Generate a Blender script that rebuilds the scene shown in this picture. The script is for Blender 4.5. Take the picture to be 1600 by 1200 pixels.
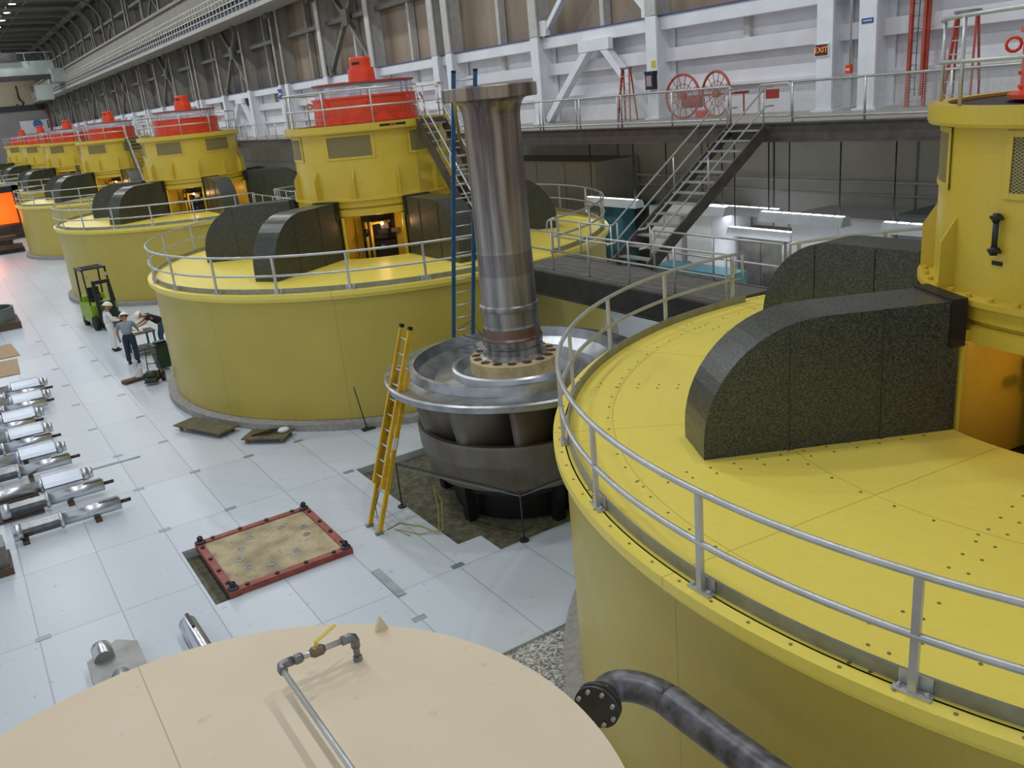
import bpy, bmesh, math, random
from mathutils import Vector, Matrix
random.seed(7)
PI = math.pi
for o in list(bpy.data.objects): bpy.data.objects.remove(o)
SC = bpy.context.scene
COL = SC.collection

# ------------------------------------------------------------------ camera, world, light, exposure
cam_d = bpy.data.cameras.new('camera'); cam = bpy.data.objects.new('camera', cam_d); COL.objects.link(cam)
SC.camera = cam
cam_d.sensor_width = 36; cam_d.lens = 36 * 1359.64 / 1600; cam_d.clip_end = 500; cam_d.clip_start = .05
_r = Vector((0.83126102, -0.54833154, -0.09131069)); _u = Vector((0.24622173, 0.21592627, 0.94485486)); _f = Vector((0.49837735, 0.80790369, -0.31450223))
M = Matrix.Identity(4)
for i in range(3):
    M[i][0] = _r[i]; M[i][1] = _u[i]; M[i][2] = -_f[i]
M[2][3] = 8.6607
cam.matrix_world = M
SC.view_settings.view_transform = 'Standard'
SC.view_settings.look = 'None'
SC.view_settings.gamma = 1
SC.view_settings.exposure = 0.16
SC.view_settings.use_curve_mapping = False
W = bpy.data.worlds.new('World'); SC.world = W; W.use_nodes = True
W.node_tree.nodes['Background'].inputs[0].default_value = (.80, .88, 1, 1)
W.node_tree.nodes['Background'].inputs[1].default_value = .55
BAY_POWER = 420


def lamp(name, kind, loc, power, color, size=.8, rot=None):
    d = bpy.data.lights.new(name, kind); d.energy = power; d.color = color
    if kind == 'AREA': d.shape = 'DISK'; d.size = size
    else: d.shadow_soft_size = size
    o = bpy.data.objects.new(name, d); o.location = loc; COL.objects.link(o)
    if rot: o.rotation_euler = rot
    return o


# ------------------------------------------------------------------ materials
def srgb(h):
    if isinstance(h, str):
        h = [int(h[i:i + 2], 16) for i in (0, 2, 4)]
    return tuple(((c / 255) / 12.92 if c / 255 <= .04045 else ((c / 255 + .055) / 1.055) ** 2.4) for c in h)


MATS = {}


def mat(name, hexc, rough=.5, metal=0., var=.08, scale=3., bump=0., hex2=None, spec=.5, trans=0., emit=0., detail=4, stretch=None, rvar=.1):
    if name in MATS: return MATS[name]
    m = bpy.data.materials.new(name); m.use_nodes = True
    nt = m.node_tree; N = nt.nodes; L = nt.links
    b = N['Principled BSDF']
    c = srgb(hexc)
    tc = N.new('ShaderNodeTexCoord'); mp = N.new('ShaderNodeMapping'); L.new(tc.outputs['Object'], mp.inputs[0])
    if stretch: mp.inputs['Scale'].default_value = stretch
    no = N.new('ShaderNodeTexNoise'); no.inputs['Scale'].default_value = scale; no.inputs['Detail'].default_value = detail
    L.new(mp.outputs[0], no.inputs[0])
    rp = N.new('ShaderNodeValToRGB')
    c2 = srgb(hex2) if hex2 else tuple(x * (1 - 2 * var) for x in c)
    c1 = c if hex2 else tuple(min(1, x * (1 + var)) for x in c)
    rp.color_ramp.elements[0].position = .35; rp.color_ramp.elements[1].position = .65
    rp.color_ramp.elements[0].color = (*c2, 1); rp.color_ramp.elements[1].color = (*c1, 1)
    L.new(no.outputs[0], rp.inputs[0]); L.new(rp.outputs[0], b.inputs['Base Color'])
    b.inputs['Metallic'].default_value = metal
    b.inputs['Specular IOR Level'].default_value = spec
    mr = N.new('ShaderNodeMapRange'); mr.inputs[3].default_value = max(.02, rough - rvar); mr.inputs[4].default_value = min(1, rough + rvar)
    L.new(no.outputs[0], mr.inputs[0]); L.new(mr.outputs[0], b.inputs['Roughness'])
    if bump:
        bp = N.new('ShaderNodeBump'); bp.inputs['Strength'].default_value = bump; bp.inputs['Distance'].default_value = .02
        L.new(no.outputs[0], bp.inputs['Height']); L.new(bp.outputs[0], b.inputs['Normal'])
    if trans:
        b.inputs['Transmission Weight'].default_value = trans; b.inputs['IOR'].default_value = 1.1
    if emit:
        b.inputs['Emission Color'].default_value = (*c, 1); b.inputs['Emission Strength'].default_value = emit
    MATS[name] = m
    return m


def node_mat(name, fn):
    m = bpy.data.materials.new(name); m.use_nodes = True
    fn(m.node_tree, m.node_tree.nodes['Principled BSDF']); MATS[name] = m
    return m


def math_n(nt, op, a, b=None, c=None):
    n = nt.nodes.new('ShaderNodeMath'); n.operation = op
    for i, v in enumerate((a, b, c)):
        if v is None: continue
        if isinstance(v, (int, float)): n.inputs[i].default_value = v
        else: nt.links.new(v, n.inputs[i])
    return n.outputs[0]


def mixc(nt, f, a, b):
    n = nt.nodes.new('ShaderNodeMix'); n.data_type = 'RGBA'
    if isinstance(f, (int, float)): n.inputs[0].default_value = f
    else: nt.links.new(f, n.inputs[0])
    for i, v in ((6, a), (7, b)):
        if isinstance(v, tuple): n.inputs[i].default_value = (*v[:3], 1)
        else: nt.links.new(v, n.inputs[i])
    return n.outputs[2]


def sep_obj(nt):
    tc = nt.nodes.new('ShaderNodeTexCoord'); s = nt.nodes.new('ShaderNodeSeparateXYZ'); nt.links.new(tc.outputs['Object'], s.inputs[0])
    return tc.outputs['Object'], s.outputs[0], s.outputs[1], s.outputs[2]


def noise(nt, vec, scale, detail=4, stretch=None):
    if stretch:
        mp = nt.nodes.new('ShaderNodeMapping'); mp.inputs['Scale'].default_value = stretch; nt.links.new(vec, mp.inputs[0]); vec = mp.outputs[0]
    n = nt.nodes.new('ShaderNodeTexNoise'); n.inputs['Scale'].default_value = scale; n.inputs['Detail'].default_value = detail
    nt.links.new(vec, n.inputs[0]); return n.outputs[0]


def ramp(nt, f, p0, c0, p1, c1):
    r = nt.nodes.new('ShaderNodeValToRGB'); r.color_ramp.elements[0].position = p0; r.color_ramp.elements[1].position = p1
    r.color_ramp.elements[0].color = (*c0[:3], 1); r.color_ramp.elements[1].color = (*c1[:3], 1); nt.links.new(f, r.inputs[0]); return r.outputs[0]


def m_floor(nt, b):
    v, x, y, z = sep_obj(nt)
    gx = math_n(nt, 'DIVIDE', math_n(nt, 'ADD', x, .34 + 145), 1.435)
    gy = math_n(nt, 'DIVIDE', math_n(nt, 'ADD', y, -16.6 + 303), 3.03)
    fx = math_n(nt, 'ABSOLUTE', math_n(nt, 'SUBTRACT', math_n(nt, 'FRACT', gx), .5))
    fy = math_n(nt, 'ABSOLUTE', math_n(nt, 'SUBTRACT', math_n(nt, 'FRACT', gy), .5))
    lx = math_n(nt, 'GREATER_THAN', fx, .5 - .009); ly = math_n(nt, 'GREATER_THAN', fy, .5 - .0042)
    line = math_n(nt, 'MAXIMUM', lx, ly)
    cx = nt.nodes.new('ShaderNodeCombineXYZ'); nt.links.new(math_n(nt, 'FLOOR', gx), cx.inputs[0]); nt.links.new(math_n(nt, 'FLOOR', gy), cx.inputs[1])
    wn = nt.nodes.new('ShaderNodeTexWhiteNoise'); wn.noise_dimensions = '2D'; nt.links.new(cx.outputs[0], wn.inputs[0])
    base = mixc(nt, wn.outputs[0], srgb('cfd9e3'), srgb('c3cdd9'))
    warm = noise(nt, v, .12, 2)
    base = mixc(nt, math_n(nt, 'MULTIPLY', warm, .5), base, srgb('d3d3cd'))  # warm patches put the mixed light's creamier tint into the sheets
    sp = noise(nt, v, 7, 6)
    base = mixc(nt, ramp(nt, sp, .66, (0, 0, 0), .74, (.5, .5, .5)), base, srgb('7f8488'))
    sc = noise(nt, v, 3, 3, (1, 6, 1))
    base = mixc(nt, ramp(nt, sc, .62, (0, 0, 0), .72, (.3, .3, .3)), base, srgb('a89c8c'))
    base = mixc(nt, math_n(nt, 'MULTIPLY', line, .42), base, srgb('5b6066'))
    nt.links.new(base, b.inputs['Base Color'])
    nt.links.new(math_n(nt, 'ADD', math_n(nt, 'MULTIPLY', warm, .25), .22), b.inputs['Roughness'])


FLOOR = node_mat('painted_floor_sheets', m_floor)


def m_terrazzo(nt, b):
    v, x, y, z = sep_obj(nt)
    vo = nt.nodes.new('ShaderNodeTexVoronoi'); vo.inputs['Scale'].default_value = 30; nt.links.new(v, vo.inputs[0])
    sp = nt.nodes.new('ShaderNodeSeparateColor'); nt.links.new(vo.outputs['Color'], sp.inputs[0])
    nt.links.new(ramp(nt, sp.outputs[0], .2, srgb('6f6d69'), .9, srgb('d8d5cc')), b.inputs['Base Color']); b.inputs['Roughness'].default_value = .4


TERR = node_mat('speckled_terrazzo', m_terrazzo)


def yellow(name, c1, c2, seams=None, rough=.32, z0=None):
    def f(nt, b):
        v, x, y, z = sep_obj(nt)
        n1 = noise(nt, v, .9, 5); n2 = noise(nt, v, 14, 4, (1, 1, .6))
        base = mixc(nt, n1, srgb(c1), srgb(c2))
        base = mixc(nt, ramp(nt, n2, .45, (0, 0, 0), .8, (.2, .2, .2)), base, tuple(k * .75 for k in srgb(c2)))
        a = math_n(nt, 'MULTIPLY', math_n(nt, 'ARCTAN2', y, x), 12 / (2 * PI))
        if seams:
            r = math_n(nt, 'SQRT', math_n(nt, 'ADD', math_n(nt, 'MULTIPLY', x, x), math_n(nt, 'MULTIPLY', y, y)))
            fa = math_n(nt, 'ABSOLUTE', math_n(nt, 'SUBTRACT', math_n(nt, 'FRACT', math_n(nt, 'ADD', a, 20.2)), .5))
            w = math_n(nt, 'DIVIDE', .0115, r)
            l1 = math_n(nt, 'GREATER_THAN', fa, math_n(nt, 'SUBTRACT', .5, w))
            if seams == 2:
                l2 = math_n(nt, 'LESS_THAN', math_n(nt, 'ABSOLUTE', math_n(nt, 'SUBTRACT', r, 5.1)), .005)
                l3 = math_n(nt, 'LESS_THAN', math_n(nt, 'ABSOLUTE', math_n(nt, 'SUBTRACT', r, 7.2)), .005)
                l1 = math_n(nt, 'MAXIMUM', l1, math_n(nt, 'MAXIMUM', l2, l3))
            base = mixc(nt, math_n(nt, 'MULTIPLY', l1, .5), base, srgb('5c4f14'))
        nt.links.new(base, b.inputs['Base Color'])
        nt.links.new(math_n(nt, 'ADD', math_n(nt, 'MULTIPLY', n1, .2), rough - .1), b.inputs['Roughness'])
    return node_mat(name, f)


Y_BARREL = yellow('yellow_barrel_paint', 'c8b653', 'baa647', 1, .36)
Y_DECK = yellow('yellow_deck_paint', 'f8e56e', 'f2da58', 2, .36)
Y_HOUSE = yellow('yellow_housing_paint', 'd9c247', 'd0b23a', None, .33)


def m_hood(nt, b):
    v, x, y, z = sep_obj(nt)
    n = noise(nt, v, 34, 5, (1, 1, 1.6))
    nt.links.new(ramp(nt, n, .40, srgb('25282a'), .62, srgb('56584a')), b.inputs['Base Color']); b.inputs['Roughness'].default_value = .33


HOOD = node_mat('speckled_dark_duct_paint', m_hood)


def m_mesh(nt, b):
    v, x, y, z = sep_obj(nt)
    a = math_n(nt, 'MULTIPLY', math_n(nt, 'ARCTAN2', y, x), 2.65)
    u = math_n(nt, 'MULTIPLY', math_n(nt, 'ADD', math_n(nt, 'MULTIPLY', a, .55), z), 26)
    w = math_n(nt, 'MULTIPLY', math_n(nt, 'SUBTRACT', math_n(nt, 'MULTIPLY', a, .55), z), 26)
    l = math_n(nt, 'MAXIMUM', math_n(nt, 'LESS_THAN', math_n(nt, 'FRACT', math_n(nt, 'ADD', u, 900)), .28), math_n(nt, 'LESS_THAN', math_n(nt, 'FRACT', math_n(nt, 'ADD', w, 900)), .28))
    nt.links.new(mixc(nt, l, srgb('4a4330'), srgb('a89a5e')), b.inputs['Base Color']); b.inputs['Roughness'].default_value = .6


MESHM = node_mat('expanded_metal_mesh', m_mesh)


def m_runner(nt, b):
    v, x, y, z = sep_obj(nt)
    n = noise(nt, v, 5, 6, (1, 1, .3)); n2 = noise(nt, v, 1.2, 3)
    c = mixc(nt, n, srgb('6a655c'), srgb('8f887c'))
    c = mixc(nt, ramp(nt, n2, .45, (0, 0, 0), .7, (.6, .6, .6)), c, srgb('6b5442'))
    nt.links.new(c, b.inputs['Base Color']); b.inputs['Metallic'].default_value = .45; b.inputs['Roughness'].default_value = .48


CAST = node_mat('worn_cast_steel', m_runner)


def m_shaft(nt, b):
    v, x, y, z = sep_obj(nt)
    n = noise(nt, v, 5, 5, (1, 1, .06)); n = ramp(nt, n, .36, (0, 0, 0), .64, (1, 1, 1))  # streaks carry the brown tone and painted vertical highlights
    c = mixc(nt, n, srgb('747070'), srgb('b5b1ad'))
    up = ramp(nt, math_n(nt, 'DIVIDE', math_n(nt, 'SUBTRACT', z, 4.9), 3), 0, (0, 0, 0), 1, (.8, .8, .8))
    c = mixc(nt, up, c, mixc(nt, n, srgb('5e5149'), srgb('a08c74')))
    r = math_n(nt, 'LESS_THAN', math_n(nt, 'ABSOLUTE', math_n(nt, 'SUBTRACT', z, 3.66)), .14)
    c = mixc(nt, math_n(nt, 'MULTIPLY', r, math_n(nt, 'ADD', n, .2)), c, srgb('84543a'))
    d = math_n(nt, 'LESS_THAN', math_n(nt, 'ABSOLUTE', math_n(nt, 'SUBTRACT', z, 5.22)), .24)
    c = mixc(nt, math_n(nt, 'MULTIPLY', d, .3), c, srgb('3c3631'))
    nt.links.new(c, b.inputs['Base Color']); b.inputs['Metallic'].default_value = .7; b.inputs['Roughness'].default_value = .36


SHAFT = node_mat('machined_shaft_steel', m_shaft)


def m_plate(nt, b):
    v, x, y, z = sep_obj(nt)
    n = noise(nt, v, 2.2, 7); n2 = noise(nt, v, 9, 4)
    c = ramp(nt, n, .3, srgb('8f7c5c'), .62, srgb('c2b18c'))
    c = mixc(nt, ramp(nt, n2, .58, (0, 0, 0), .7, (.6, .6, .6)), c, srgb('6b5a42'))
    nt.links.new(c, b.inputs['Base Color']); b.inputs['Roughness'].default_value = .65


PLATE = node_mat('stained_tan_plate', m_plate)


def m_tank(nt, b):
    v, x, y, z = sep_obj(nt)
    n = noise(nt, v, .8, 5); n2 = noise(nt, v, 5, 6)
    c = mixc(nt, n, srgb('e0c9a6'), srgb('ecdcc0'))
    c = mixc(nt, ramp(nt, n2, .66, (0, 0, 0), .76, (.45, .45, .45)), c, srgb('b09a78'))
    l = math_n(nt, 'LESS_THAN', math_n(nt, 'ABSOLUTE', math_n(nt, 'ADD', x, -.04)), .006)
    c = mixc(nt, math_n(nt, 'MULTIPLY', l, .5), c, srgb('8a7656'))
    nt.links.new(c, b.inputs['Base Color']); b.inputs['Roughness'].default_value = .55


TANK = node_mat('beige_tank_paint', m_tank)
GALV = mat('galvanised_rail', 'c4c5c1', .34, .5, .05)
TOE = mat('toe_board_grey', '9a9a8c', .45, .4, .08, 5)
CHROME = mat('machined_bright_steel', 'd3d7dc', .3, .92, .03, 2, rvar=.03)
DULLST = mat('dull_steel', '8d8f90', .42, .8, .12, 6)
SILVER = mat('brushed_silver_disc', 'aeb1b2', .32, .85, .14, 2.5, detail=6)
RED = mat('red_orange_paint', 'e84a22', .35, 0, .06)
REDDK = mat('dull_red_paint', 'b34a35', .5, 0, .12)
REDFRAME = mat('worn_red_frame', '9c5146', .55, .1, .15, 5)
DARK = mat('dark_steel', '3b3a38', .5, .2, .15)
DKBROWN = mat('dark_brown_steel', '5a524c', .5, .2, .12)
BLACK = mat('black_paint', '1c1c1d', .45, 0, .1)
RUBBER = mat('rubber', '232324', .8, 0, .1)
WHITEP = mat('white_steel_paint', 'e9ebee', .5, 0, .03, 1.5)
WHITEW = mat('white_wall_panel', 'e2e0e2', .65, 0, .04, .8)
GREYW = mat('grey_concrete_wall', 'cdc8be', .75, 0, .05, .7)
TINTEDW = mat('reflection_tinted_wall', 'a18f7b', .6, 0, .12, .5, stretch=(1, 1, .15))  # brown tint of a reflection over the wall, put into its colour
DARKW = mat('dark_steel_wall', '6b655d', .7, 0, .12, .5)
CEIL = mat('ceiling_decking', '4c4a42', .8, 0, .1, .3)
RIBM = mat('rib_steel', '7f7b70', .6, .1, .05)
GREYCONC = mat('curb_concrete', 'a19d97', .7, 0, .1, 8)
BLUEP = mat('blue_ladder_fibreglass', '2c5f86', .45, 0, .08)
YEL = mat('yellow_fibreglass', 'e0b020', .45, 0, .08)
GREENP = mat('green_machine_paint', '8fae2a', .4, 0, .08)
GREENBIN = mat('green_bin_plastic', '2f4a35', .5, 0, .1)
WOODM = mat('plywood', 'b99a74', .7, 0, .15, 4, stretch=(1, 8, 1))
WOODDK = mat('dark_timber', '5f4c3d', .75, 0, .15, 5)
TEAL = mat('teal_panel', '4d8291', .4, 0, .08)
GREYCAB = mat('grey_cabinet_paint', '8d9092', .5, 0, .05)
BRASS = mat('brass', 'c2a24a', .35, .7, .1)
PIPEM = mat('mottled_iron_pipe', '77767a', .42, .45, .25, 7, detail=6)
CREAMHUB = mat('cream_hub_paint', 'c9b586', .5, 0, .12, 4)
RUSTM = mat('rust', '5d3a28', .7, .2, .2, 9)
PITM = mat('mottled_dark_pit', '77745f', .85, 0, .2, 7, hex2='55533f', detail=6)
ORANGEIN = mat('orange_lit_panel', 'c8742a', .5, 0, .15, 4)
LIGHTMETAL = mat('lamp_reflector', 'dfe3e6', .35, .2, .03)
EMW = mat('white_lamp_emitter', 'f4f8ff', .5, 0, 0, emit=14)
EMT = mat('fluorescent_tube', 'eaf2ff', .5, 0, 0, emit=3)
EMO = mat('orange_bulb', 'ffb070', .5, 0, 0, emit=18)
EMR = mat('orange_lit_interior', 'f06a18', .5, 0, 0, emit=.75)
SKIN = mat('skin', 'b98264', .6, 0, .05)
HAIR = mat('dark_hair', '2f241d', .8, 0, .1)
CLWHITE = mat('white_coverall_cloth', 'e8e8e6', .8, 0, .04)
CLGREY = mat('grey_tshirt_cloth', '8f9aa6', .85, 0, .05)
CLNAVY = mat('dark_trouser_cloth', '2c3542', .85, 0, .08)
CLBLACK = mat('black_shirt_cloth', '1e1d20', .85, 0, .08)
CLJEAN = mat('blue_jeans_cloth', '3c4f68', .85, 0, .08)
HATM = mat('white_hard_hat', 'f0eee2', .35, 0, .02)
PAPER = mat('white_paper', 'eff0f0', .8, 0, .02)
BLUESIGN = mat('blue_sign', '1d4f93', .5, 0, .02)
YSIGN = mat('yellow_sign', 'd9c13a', .5, 0, .02)
SIGNRED = mat('exit_sign_red', 'a33527', .5, 0, .05)
SIGNTXT = mat('exit_letters', 'e8a05a', .5, 0, 0, emit=.3)
TAPE = mat('grey_metal_tab', '9aa3a8', .4, .5, .1)
CLEAR = None


def m_clear(nt, b):
    t = nt.nodes.new('ShaderNodeBsdfTransparent'); mx = nt.nodes.new('ShaderNodeMixShader'); mx.inputs[0].default_value = .35
    t.inputs[0].default_value = (.93, .92, .97, 1)
    b.inputs['Base Color'].default_value = (.75, .74, .82, 1); b.inputs['Roughness'].default_value = .15
    out = nt.nodes['Material Output']; nt.links.new(t.outputs[0], mx.inputs[1]); nt.links.new(b.outputs[0], mx.inputs[2]); nt.links.new(mx.outputs[0], out.inputs[0])


CLEAR = node_mat('clear_plastic_guard', m_clear)


# ------------------------------------------------------------------ geometry builder
class MB:
    def __init__(s): s.v = []; s.f = []; s.sm = []; s.mi = []; s.cur = 0

    def add(s, vs, fs, smooth=False):
        o = len(s.v); s.v += [tuple(v) for v in vs]
        for f in fs: s.f.append(tuple(o + i for i in f)); s.sm.append(smooth); s.mi.append(s.cur)
        return s

    def box(s, c, d, rz=0, M=None):
        x, y, z = d[0] / 2, d[1] / 2, d[2] / 2
        vs = [Vector((a * x, b * y, e * z)) for e in (-1, 1) for a, b in ((-1, -1), (1, -1), (1, 1), (-1, 1))]
        R = M if M is not None else Matrix.Rotation(rz, 3, 'Z')
        vs = [R @ v + Vector(c) for v in vs]
        return s.add(vs, [(3, 2, 1, 0), (4, 5, 6, 7), (0, 1, 5, 4), (1, 2, 6, 5), (2, 3, 7, 6), (3, 0, 4, 7)])

    def b2(s, x0, x1, y0, y1, z0, z1):
        return s.box(((x0 + x1) / 2, (y0 + y1) / 2, (z0 + z1) / 2), (abs(x1 - x0), abs(y1 - y0), abs(z1 - z0)))

    def bar(s, p, q, w, h=None, up=(0, 0, 1)):
        p = Vector(p); q = Vector(q); d = q - p; L = d.length; d.normalize(); h = h or w
        u = Vector(up)
        if abs(d.dot(u)) > .99: u = Vector((0, 1, 0))
        a = d.cross(u).normalized(); b = a.cross(d)
        R = Matrix((d, a, b)).transposed()
        return s.box((p + q) / 2, (L, w, h), M=R)

    def tube(s, pts, r, n=8, caps=True, closed=False):
        pts = [Vector(p) for p in pts]; N = len(pts); rs = r if isinstance(r, (list, tuple)) else [r] * N
        vs = []; prev = None
        for i, p in enumerate(pts):
            if closed: d = pts[(i + 1) % N] - pts[i - 1]
            elif i == 0: d = pts[1] - p
            elif i == N - 1: d = p - pts[i - 1]
            else: d = (pts[i + 1] - p).normalized() + (p - pts[i - 1]).normalized()
            d.normalize()
            if prev is None:
                a = d.cross(Vector((0, 0, 1)))
                if a.length < .1: a = d.cross(Vector((1, 0, 0)))
            else:
                a = prev - d * prev.dot(d)
            a.normalize(); prev = a; b = d.cross(a)
            for k in range(n):
                t = 2 * PI * k / n; vs.append(p + (a * math.cos(t) + b * math.sin(t)) * rs[i])
        fs = []
        for i in range(N if closed else N - 1):
            j = (i + 1) % N
            for k in range(n): fs.append((i * n + k, i * n + (k + 1) % n, j * n + (k + 1) % n, j * n + k))
        s.add(vs, fs, n > 5)
        if caps and not closed:
            o = len(s.v) - N * n
            s.f.append(tuple(o + k for k in range(n - 1, -1, -1))); s.sm.append(False); s.mi.append(s.cur)
            s.f.append(tuple(o + (N - 1) * n + k for k in range(n))); s.sm.append(False); s.mi.append(s.cur)
        return s

    def lathe(s, prof, n=64, a0=0, a1=2 * PI, c=(0, 0), smooth=False, sharp=None):
        full = abs(a1 - a0 - 2 * PI) < 1e-6; m = n if full else n + 1
        # each profile segment gets its own vertices so that edges stay crisp
        for i in range(len(prof) - 1):
            (r0, z0), (r1, z1) = prof[i], prof[i + 1]
            vs = []
            for k in range(m):
                t = a0 + (a1 - a0) * k / n
                vs += [(c[0] + r0 * math.cos(t), c[1] + r0 * math.sin(t), z0), (c[0] + r1 * math.cos(t), c[1] + r1 * math.sin(t), z1)]
            fs = []
            for k in range(n):
                j = (k + 1) % m; a, b, e, g = 2 * k, 2 * j, 2 * j + 1, 2 * k + 1
                if r0 < 1e-6: fs.append((a, e, g))
                elif r1 < 1e-6: fs.append((a, b, g))
                else: fs.append((a, b, e, g))
            s.add(vs, fs, True)
        return s

    def prism(s, poly, fn0, fn1):
        """poly: 2D outline; fn0/fn1 map (a,b) to 3D for the two faces"""
        n = len(poly); vs = [fn0(a, b) for a, b in poly] + [fn1(a, b) for a, b in poly]
        fs = [tuple(range(n - 1, -1, -1)), tuple(range(n, 2 * n))] + [(i, (i + 1) % n, n + (i + 1) % n, n + i) for i in range(n)]
        return s.add(vs, fs)

    def extz(s, poly, z0, z1): return s.prism(poly, lambda a, b: (a, b, z0), lambda a, b: (a, b, z1))

    def sphere(s, c, r, n=12, m=8, half=False):
        rr = r if isinstance(r, (tuple, list)) else (r, r, r)
        vs = []; fs = []
        t1 = PI / 2 if half else PI
        for i in range(m + 1):
            t = t1 * i / m
            for k in range(n):
                p = 2 * PI * k / n
                vs.append((c[0] + rr[0] * math.sin(t) * math.cos(p), c[1] + rr[1] * math.sin(t) * math.sin(p), c[2] + rr[2] * math.cos(t)))
        for i in range(m):
            for k in range(n): fs.append((i * n + k, (i + 1) * n + k, (i + 1) * n + (k + 1) % n, i * n + (k + 1) % n))
        return s.add(vs, fs, True)

    def build(s, name, m, parent=None, loc=None, weld=False):
        me = bpy.data.meshes.new(name); me.from_pydata(s.v, [], s.f)
        bm = bmesh.new(); bm.from_mesh(me)
        for i, f in enumerate(bm.faces): f.smooth = s.sm[i]; f.material_index = s.mi[i]
        bmesh.ops.remove_doubles(bm, verts=bm.verts, dist=1e-5) if weld else None
        bmesh.ops.recalc_face_normals(bm, faces=bm.faces)
        bm.to_mesh(me); bm.free()
        for x in (m if isinstance(m, list) else [m]): me.materials.append(x)
        o = bpy.data.objects.new(name, me); COL.objects.link(o)
        if parent: o.parent = parent
        if loc: o.location = loc
        return o


def thing(name, label, cat, loc=(0, 0, 0), rz=0, group=None):
    o = bpy.data.objects.new(name, None); COL.objects.link(o); o.location = loc; o.rotation_euler = (0, 0, rz); o.empty_display_size = .2
    return tag(o, label, cat, group)


def tag(o, label, cat, group=None, kind=None):
    o['label'] = label; o['category'] = cat
    if group: o['group'] = group
    if kind: o['kind'] = kind
    return o


def struct(name, mb, m, label=None):
    o = mb.build(name, m) if isinstance(mb, MB) else mb
    o['kind'] = 'structure'
    return o


TN = [0]


def trim(mb, m):
    TN[0] += 1
    return struct('trim_%d' % TN[0], mb, m)


def tree_copy(o, parent=None):
    c = o.copy(); COL.objects.link(c); c.parent = parent
    for ch in list(o.children): tree_copy(ch, c)
    return c


def inst(o, label, loc=None, rz=None):
    c = tree_copy(o); c['label'] = label
    if loc is not None: c.location = loc
    if rz is not None: c.rotation_euler = (0, 0, rz)
    return c


def arc(cx, cy, r, a0, a1, n): return [(cx + r * math.cos(math.radians(a0 + (a1 - a0) * i / n)), cy + r * math.sin(math.radians(a0 + (a1 - a0) * i / n))) for i in range(n + 1)]


# ------------------------------------------------------------------ setting: floor
XG = 13.09
GY = [4.90, 29.01, 54.14, 78.66, 103.3, 127.9, 152.5, 177.1]
xs = [-14, 2.53, 3.05, 5.9, 7.2, 7.75, 12.3, 12.9, 25.0]
ys = [-8, 10.68, 13.6, 14.38, 15.55, 18.25, 19.6, 215]
PITC = lambda x, y: (7.2 < x < 12.9 and 14.38 < y < 19.6) or (7.75 < x < 12.3 and 13.6 < y < 14.4)
SLOTC = lambda x, y: (2.53 < x < 3.05 and 15.55 < y < 18.25)
fm = MB(); tm = MB()
for i in range(len(xs) - 1):
    for j in range(len(ys) - 1):
        cx, cy = (xs[i] + xs[i + 1]) / 2, (ys[j] + ys[j + 1]) / 2
        if PITC(cx, cy) or SLOTC(cx, cy): continue
        white = not (cx > 5.9 and cy < 10.68)
        (fm if white else tm).b2(xs[i], xs[i + 1], ys[j], ys[j + 1], -.3, 0 if white else -.05)
struct('floor', fm, FLOOR)
struct('floor', tm, TERR)
pm = MB(); pm.b2(7.0, 13.1, 13.4, 19.8, -.36, -.18)
struct('floor', pm, PITM)
sm_ = MB(); sm_.b2(2.4, 3.2, 15.4, 18.4, -.36, -.2)
struct('floor', sm_, PITM)

# ------------------------------------------------------------------ setting: right wall, mezzanine, columns
MZ = 7.25; ME = 19.5; WX = 25.0
Y0W, Y1W = 2, 215
w = MB(); w.b2(WX, WX + .3, Y0W, Y1W, 0, MZ); struct('wall_right', w, GREYW)
w = MB(); w.b2(WX, WX + .3, Y0W, Y1W, MZ, 10.6); struct('wall_right', w, WHITEW)
w = MB(); w.b2(WX + .15, WX + .4, Y0W, 68, 10.6, 26.2); struct('wall_right', w, TINTEDW)
w = MB(); w.b2(WX + .15, WX + .4, 68, Y1W, 10.6, 26.2); struct('wall_right', w, DARKW)
w = MB(); w.b2(-14, WX + .4, Y1W, Y1W + .3, 0, 26.2)
struct('wall_back', w, mat('back_wall_paint', '8f8b86', .7, 0, .08, .2))
w = MB(); w.b2(-14, WX + .4, -8, Y1W + .3, 26.0, 26.3); struct('ceiling', w, CEIL)
# mezzanine slab and its dark fascia beam
w = MB(); w.b2(ME + .12, WX - .01, Y0W, Y1W - .01, MZ - .25, MZ)
mez = thing('mezzanine_walkway', 'long raised concrete walkway running along the right wall above the generators', 'walkway', (ME, 30, MZ))


def local(mb, loc):
    mb.v = [(a - loc[0], b - loc[1], c - loc[2]) for a, b, c in mb.v]; return mb


local(w, (ME, 30, MZ)).build('walkway_slab', mat('walkway_concrete', 'a7a39c', .6, 0, .08), mez)
w = MB(); w.b2(ME, ME + .12, Y0W, Y1W - .01, MZ - .44, MZ + .02); w.b2(ME - .08, ME + .2, Y0W, Y1W - .01, MZ - .48, MZ - .44); w.b2(ME - .08, ME + .2, Y0W, Y1W - .01, MZ + .0, MZ + .03)
f_ = local(w, (ME, 30, MZ)).build('fascia_beam', DKBROWN, mez)
w = MB()
for y in range(4, 214, 6): w.b2(ME + .3, WX - .01, y, y + .2, MZ - .42, MZ - .25)
local(w, (ME, 30, MZ)).build('floor_joists', GREYW, mez)
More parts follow.
